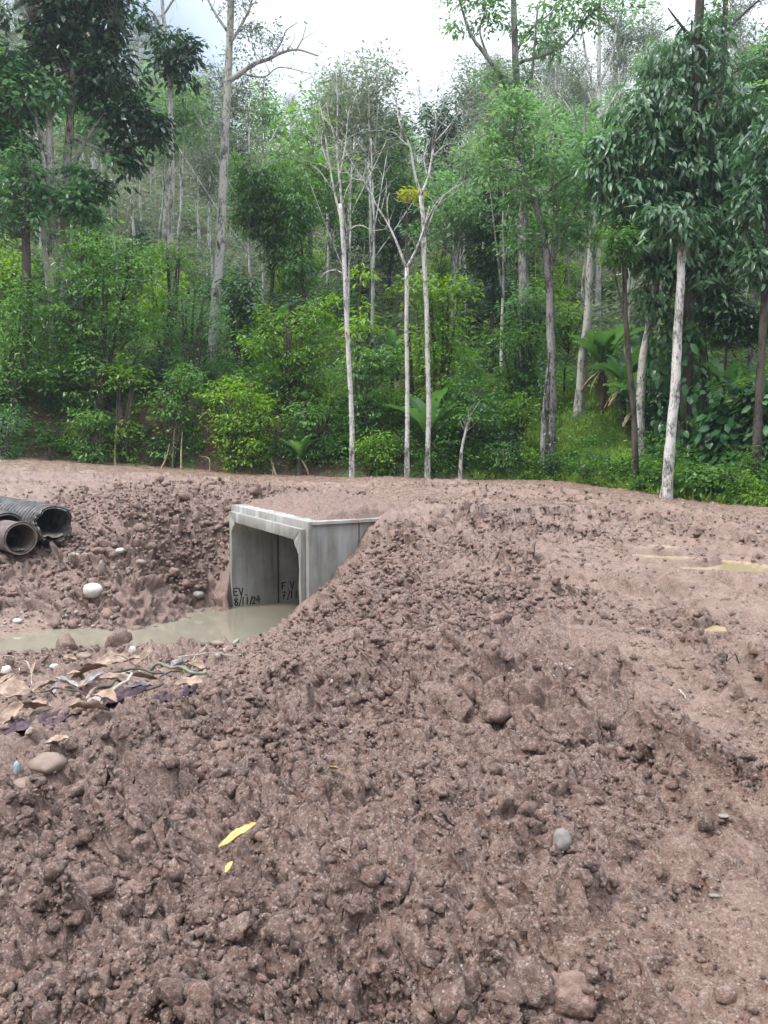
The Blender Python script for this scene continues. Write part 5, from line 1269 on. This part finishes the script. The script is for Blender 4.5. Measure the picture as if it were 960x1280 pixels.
# ------------------------------------------------------------------ the forest up the hill: a few kinds, copied
def kind(name, h, r, bark, blobs, leaf, n, m, L, tm, seed, forks=(), limbs=.4, droop=.25, spread=.5, gap=.03):
    """one model standing at the origin: returns its root and parts"""
    rg_ = RS(seed); a = Acc(); k = 9
    p = np.c_[np.cumsum(rg_.randn(k) * .05 * h / 9), np.cumsum(rg_.randn(k) * .05 * h / 9), np.linspace(-.4, h, k), np.linspace(r, r * .3, k)]
    p[0, :2] = 0; q = spline(p, 3); tube(a, q[:, :3], q[:, 3], 7, rng=rg_, knob=.06); S = q
    for t, ln, up in forks:
        b = q[int(len(q) * t)]; az = rg_.uniform(0, 2 * math.pi); d = np.array([math.cos(az), math.sin(az), up])
        e = b[:3] + d * ln; w_ = spline([b[:3], b[:3] + d * ln * .5 + [0, 0, .12 * ln], e + [0, 0, .3 * ln]], 3)
        rr = np.linspace(b[3] * .7, .012, len(w_)); tube(a, w_, rr, 5); S = np.vstack([S, np.c_[w_, rr]])
        for _ in range(3):
            i = rg_.randint(2, len(w_)); f = w_[i] + norm(d + rg_.randn(3) * .7) * ln * .4; limb(a, w_[i], f, .016, .006, rg_, -.05, 3)
    root = empty(name, (0, 0, 0))
    C, O = clump_pts(rg_, [(np.array(b[:3]), np.array(b[3:])) for b in blobs], n, .5, gap)
    for c in C[:int(len(C) * limbs)]:
        j = np.argmin(np.linalg.norm(S[:, :3] - c, axis=1) + np.maximum(S[:, 2] - c[2] + .5, 0)); limb(a, S[j, :3], c, min(S[j, 3] * .5, .03), .007, rg_, -.04, 4)
    lc = Acc(); clump_leaves(lc, rg_, C, O, m, L, tm, spread, droop, (.1, .9))
    return root, a.build('trunk', M[bark], root), lc.build('crown', M[leaf], root, smooth=False)
K = {
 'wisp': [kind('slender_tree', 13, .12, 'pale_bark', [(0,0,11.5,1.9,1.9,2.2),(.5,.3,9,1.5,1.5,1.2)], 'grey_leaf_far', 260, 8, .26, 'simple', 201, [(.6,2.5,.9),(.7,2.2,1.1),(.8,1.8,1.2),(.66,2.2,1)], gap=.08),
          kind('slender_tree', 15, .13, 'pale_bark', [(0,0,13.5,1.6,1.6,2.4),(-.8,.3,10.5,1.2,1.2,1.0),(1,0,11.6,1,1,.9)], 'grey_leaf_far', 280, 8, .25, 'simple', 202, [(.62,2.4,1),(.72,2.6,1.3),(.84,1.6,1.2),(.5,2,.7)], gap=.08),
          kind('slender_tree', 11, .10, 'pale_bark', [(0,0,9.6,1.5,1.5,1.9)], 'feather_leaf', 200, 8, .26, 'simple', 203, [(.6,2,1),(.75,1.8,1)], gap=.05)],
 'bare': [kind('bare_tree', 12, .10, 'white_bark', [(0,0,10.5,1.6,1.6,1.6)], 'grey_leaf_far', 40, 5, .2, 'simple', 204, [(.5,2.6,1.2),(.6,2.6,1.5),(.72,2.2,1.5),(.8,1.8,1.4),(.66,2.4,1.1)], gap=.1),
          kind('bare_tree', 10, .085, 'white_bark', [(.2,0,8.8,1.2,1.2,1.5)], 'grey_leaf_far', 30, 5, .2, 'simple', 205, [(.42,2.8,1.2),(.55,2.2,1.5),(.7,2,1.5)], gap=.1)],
 'dark': [kind('round_tree', 8, .15, 'dark_bark', [(0,0,6,2.3,2.3,2.2),(1,.4,4.6,1.5,1.5,1.3),(-1,-.3,5,1.6,1.5,1.4),(.2,0,7.6,1.4,1.4,1.2)], 'dark_leaf', 330, 8, .32, 'oval', 206, [(.5,1.6,.9),(.6,1.6,.9)]),
          kind('round_tree', 10, .16, 'grey_bark', [(0,0,7.5,2.2,2.2,2.6),(1.2,.4,6,1.6,1.6,1.5),(-1.1,.3,6.4,1.6,1.5,1.4)], 'mid_leaf', 330, 8, .3, 'oval', 207, [(.5,1.8,.9),(.6,1.6,.9)])],
 'feather': [kind('feathery_tree', 9.5, .12, 'grey_bark', [(0,0,7.6,2.4,2.4,1.5),(1.2,.5,6.4,1.6,1.6,1),(-1.3,0,6.8,1.5,1.5,1)], 'feather_leaf', 210, 12, .27, 'simple', 208, [(.5,2.2,.9),(.6,2.0,.8),(.7,1.6,.9)])],
 'bushy': [kind('undergrowth_bush', 1.6, .04, 'dark_bark', [(0,0,1.3,1.1,1.1,.9),(.7,.3,.9,.7,.7,.6)], 'mid_leaf', 110, 8, .2, 'oval', 209, [(.4,.9,.9),(.5,.9,1)], spread=.28),
           kind('undergrowth_bush', 2.2, .05, 'dark_bark', [(0,0,1.8,1.0,1.0,1.1),(-.5,.3,1.1,.8,.8,.7)], 'bright_leaf', 120, 8, .2, 'oval', 210, [(.4,.9,.9),(.5,.9,1)], spread=.28),
           kind('undergrowth_bush', 2.0, .05, 'dark_bark', [(0,0,1.6,1.2,1.2,1.0)], 'dark_leaf', 130, 8, .2, 'oval', 211, [(.4,.9,.9)], spread=.28)],
}
INFO = {'wisp': ('slender pale tree', 'tree', 'slender pale trees up the hillside'),
        'bare': ('bare white stemmed tree', 'tree', 'bare white stemmed trees up the hillside'),
        'dark': ('dense round tree', 'tree', 'dark round trees up the hillside'),
        'feather': ('light feathery tree', 'tree', 'feathery trees up the hillside'),
        'bushy': ('leafy bush', 'bush', 'undergrowth bushes on the slope')}
_used = {}
def plant(kd, v, x, y, s, rz, tilt=(0, 0), zs=1.0):
    root, tr, cr = K[kd][v]; z = hz(x, y)
    if (kd, v) not in _used: r = root; _used[(kd, v)] = 1
    else:
        r = root.copy(); COL.objects.link(r)
        for c in (tr, cr):
            d = c.copy(); COL.objects.link(d); d.parent = r
    r.location = (x, y, z - .05); r.rotation_euler = (tilt[0], tilt[1], rz); r.scale = (s, s, s * zs)
    lb, ct, gp = INFO[kd]; px = 480 + F * x / y; e = float(hill_e(np.array([x]), np.array([y]))[0][0])
    zone = next(t for lim, t in ((130, 'behind the big dark leaved tree at left'), (262, 'just left of the tall straight trunk'), (400, 'right of the tall straight trunk'), (560, 'behind the three white trunks'),
                                 (720, 'around the vine wrapped twin trunk'), (9999, 'behind the large whorled leaf tree')) if px < lim)
    if kd == 'bushy': where = 'at the road edge' if e < 3 else 'on the lower slope' if e < 14 else 'farther up the slope'
    else: where = 'on the lower slope' if e < 35 else 'high on the hillside' if e < 70 else 'near the hill crest'
    tag(r, f'{lb} {where}, {zone}', ct, f'{gp}, {where}, {zone}')
rg = RS(99); placed = []
_scale = lambda px, e: .62 if 200 < px < 575 and e > 30 else 1.0
def strew(kd, n, px0, px1, e0, e1, s0, s1, mind, p=1.0, skip=None):
    k = t = 0
    while k < n and t < n * 30:
        t += 1; px = rg.uniform(px0, px1); e = e0 + (e1 - e0) * rg.rand() ** p
        az = math.atan((px - 480) / F); R = float(np.interp(az, _eaz, _er)) + e; x, y = math.sin(az) * R, math.cos(az) * R
        if skip and skip(px, e): continue
        if any((x - a) ** 2 + (y - b) ** 2 < mind * mind for a, b in placed[-260:]): continue
        placed.append((x, y)); plant(kd, rg.randint(len(K[kd])), x, y, rg.uniform(s0, s1) * _scale(px, e), rg.uniform(0, 6.28), rg.uniform(-.05, .05, 2), rg.uniform(.9, 1.15)); k += 1
strew('wisp', 150, -80, 1040, 14, 105, .75, 1.15, 2.0, 1.0, lambda px, e: (135 < px < 190 and e > 18) or 285 < px < 565 and e > 22 and rg.rand() < .93)
strew('bare', 55, 40, 1000, 8, 70, .8, 1.2, 2.0)
strew('dark', 44, -80, 1040, 12, 85, .7, 1.15, 3.0, 1.0, lambda px, e: 150 < px < 270 and e < 60)
strew('feather', 22, 560, 1020, 8, 55, .8, 1.2, 2.6)
strew('bushy', 60, -40, 640, .3, 2.6, .32, .6, .7)
strew('bushy', 34, 640, 1000, .3, 1.6, .22, .42, .6)
strew('bare', 22, 110, 300, 22, 90, .8, 1.2, 2.0)
strew('wisp', 26, 190, 300, 25, 95, .8, 1.1, 2.0)
strew('bushy', 130, -60, 1020, 1.2, 40, .7, 1.4, 1.2, 1.3, lambda px, e: 640 < px < 800 and e < 11)
# ------------------------------------------------------------------ damp air between here and the far hillside
HAZE = .0006
if HAZE:
    m, nt, *_ = new_mat('haze')
    pv = N(nt, 'ShaderNodeVolumePrincipled', inp={'Density': HAZE, 'Anisotropy': .2}); pv.inputs['Color'].default_value = (.80, .90, 1.0, 1)
    o = N(nt, 'ShaderNodeOutputMaterial'); nt.links.new(pv.outputs[0], o.inputs['Volume'])
    x0, x1, y0, y1, z0, z1 = -260, 260, -30, 230, -60, 90
    v = [(x, y, z) for x in (x0, x1) for y in (y0, y1) for z in (z0, z1)]
    a = Acc(); a.add(v, np.array([[0,1,3,2],[4,6,7,5],[0,4,5,1],[2,3,7,6],[0,2,6,4],[1,5,7,3]])); tag(a.build('haze', m, smooth=False), 'thin bluish damp air fading the far hillside', 'haze', kind='stuff')
# ------------------------------------------------------------------ light
w = bpy.data.worlds.new("World"); SC.world = w; w.use_nodes = True
nt = w.node_tree; nt.nodes.clear()
SUN_EL, SUN_AZ = math.radians(56), math.radians(-105)     # azimuth from +Y towards +X: from the left, a little behind the camera
sky = N(nt, 'ShaderNodeTexSky', sky_type='NISHITA'); sky.sun_disc = False
sky.sun_elevation = SUN_EL; sky.sun_rotation = SUN_AZ; sky.altitude = 600; sky.air_density = 1.0; sky.dust_density = 2.0
tc = N(nt, 'ShaderNodeTexCoord')
mp = N(nt, 'ShaderNodeMapping', inp={'Scale': (1, 1, 1.6), 'Location': (.3, .1, .2)}); nt.links.new(tc.outputs['Generated'], mp.inputs[0])
cn = noise(nt, mp.outputs[0], 2.6, 6, .55, .3)
cover = ramp(nt, cn, [(.30, (0, 0, 0)), (.40, (1, 1, 1))])
cn2 = noise(nt, mp.outputs[0], 1.4, 4, .5)
cloud = ramp(nt, cn2, [(.3, (.74, .84, .99)), (.7, (1.04, 1.10, 1.17))])
# one blue gap between the clouds, over the left of the forest
dg = ray(152, 72); dg = dg / np.linalg.norm(dg)
vd = N(nt, 'ShaderNodeVectorMath', operation='DISTANCE'); nt.links.new(tc.outputs['Generated'], vd.inputs[0]); vd.inputs[1].default_value = tuple(dg)
gap = math_(nt, 'ADD', vd.outputs['Value'], math_(nt, 'MULTIPLY', math_(nt, 'SUBTRACT', cn, .5), .35))
gapm = ramp(nt, gap, [(.05, (.25, .25, .25)), (.16, (1, 1, 1))])
cover = math_(nt, 'MULTIPLY', cover, gapm)
# overcast sky: far brighter overhead as at the horizon
sx = N(nt, 'ShaderNodeSeparateXYZ'); nt.links.new(tc.outputs['Generated'], sx.inputs[0])
gr = math_(nt, 'MULTIPLY', math_(nt, 'ADD', math_(nt, 'MULTIPLY', math_(nt, 'POWER', math_(nt, 'MAXIMUM', sx.outputs[2], 0.0), 2.0), 3.7), .24), .58)
cm = N(nt, 'ShaderNodeMix', data_type='RGBA', blend_type='MULTIPLY', inp={0: 1.0}); nt.links.new(cloud, cm.inputs[6]); nt.links.new(gr, cm.inputs[7])
cloud = cm.outputs[2]
sk = N(nt, 'ShaderNodeMix', data_type='RGBA', blend_type='MULTIPLY', inp={0: 1.0}); nt.links.new(sky.outputs[0], sk.inputs[6]); sk.inputs[7].default_value = (.1, .1, .1, 1)
col = mixc(nt, cover, sk.outputs[2], cloud)
bg = N(nt, 'ShaderNodeBackground', inp={'Strength': 1.0}); nt.links.new(col, bg.inputs[0])
wo = N(nt, 'ShaderNodeOutputWorld'); nt.links.new(bg.outputs[0], wo.inputs[0])
sd = bpy.data.lights.new('sun', 'SUN'); sd.energy = 1.5; sd.angle = math.radians(12); sd.color = (1, .95, .88)
so = bpy.data.objects.new('sun', sd); COL.objects.link(so)
from mathutils import Vector
dirv = Vector((math.sin(SUN_AZ) * math.cos(SUN_EL), math.cos(SUN_AZ) * math.cos(SUN_EL), math.sin(SUN_EL)))
so.rotation_euler = dirv.to_track_quat('Z', 'Y').to_euler()
so.location = (0, -5, 30)
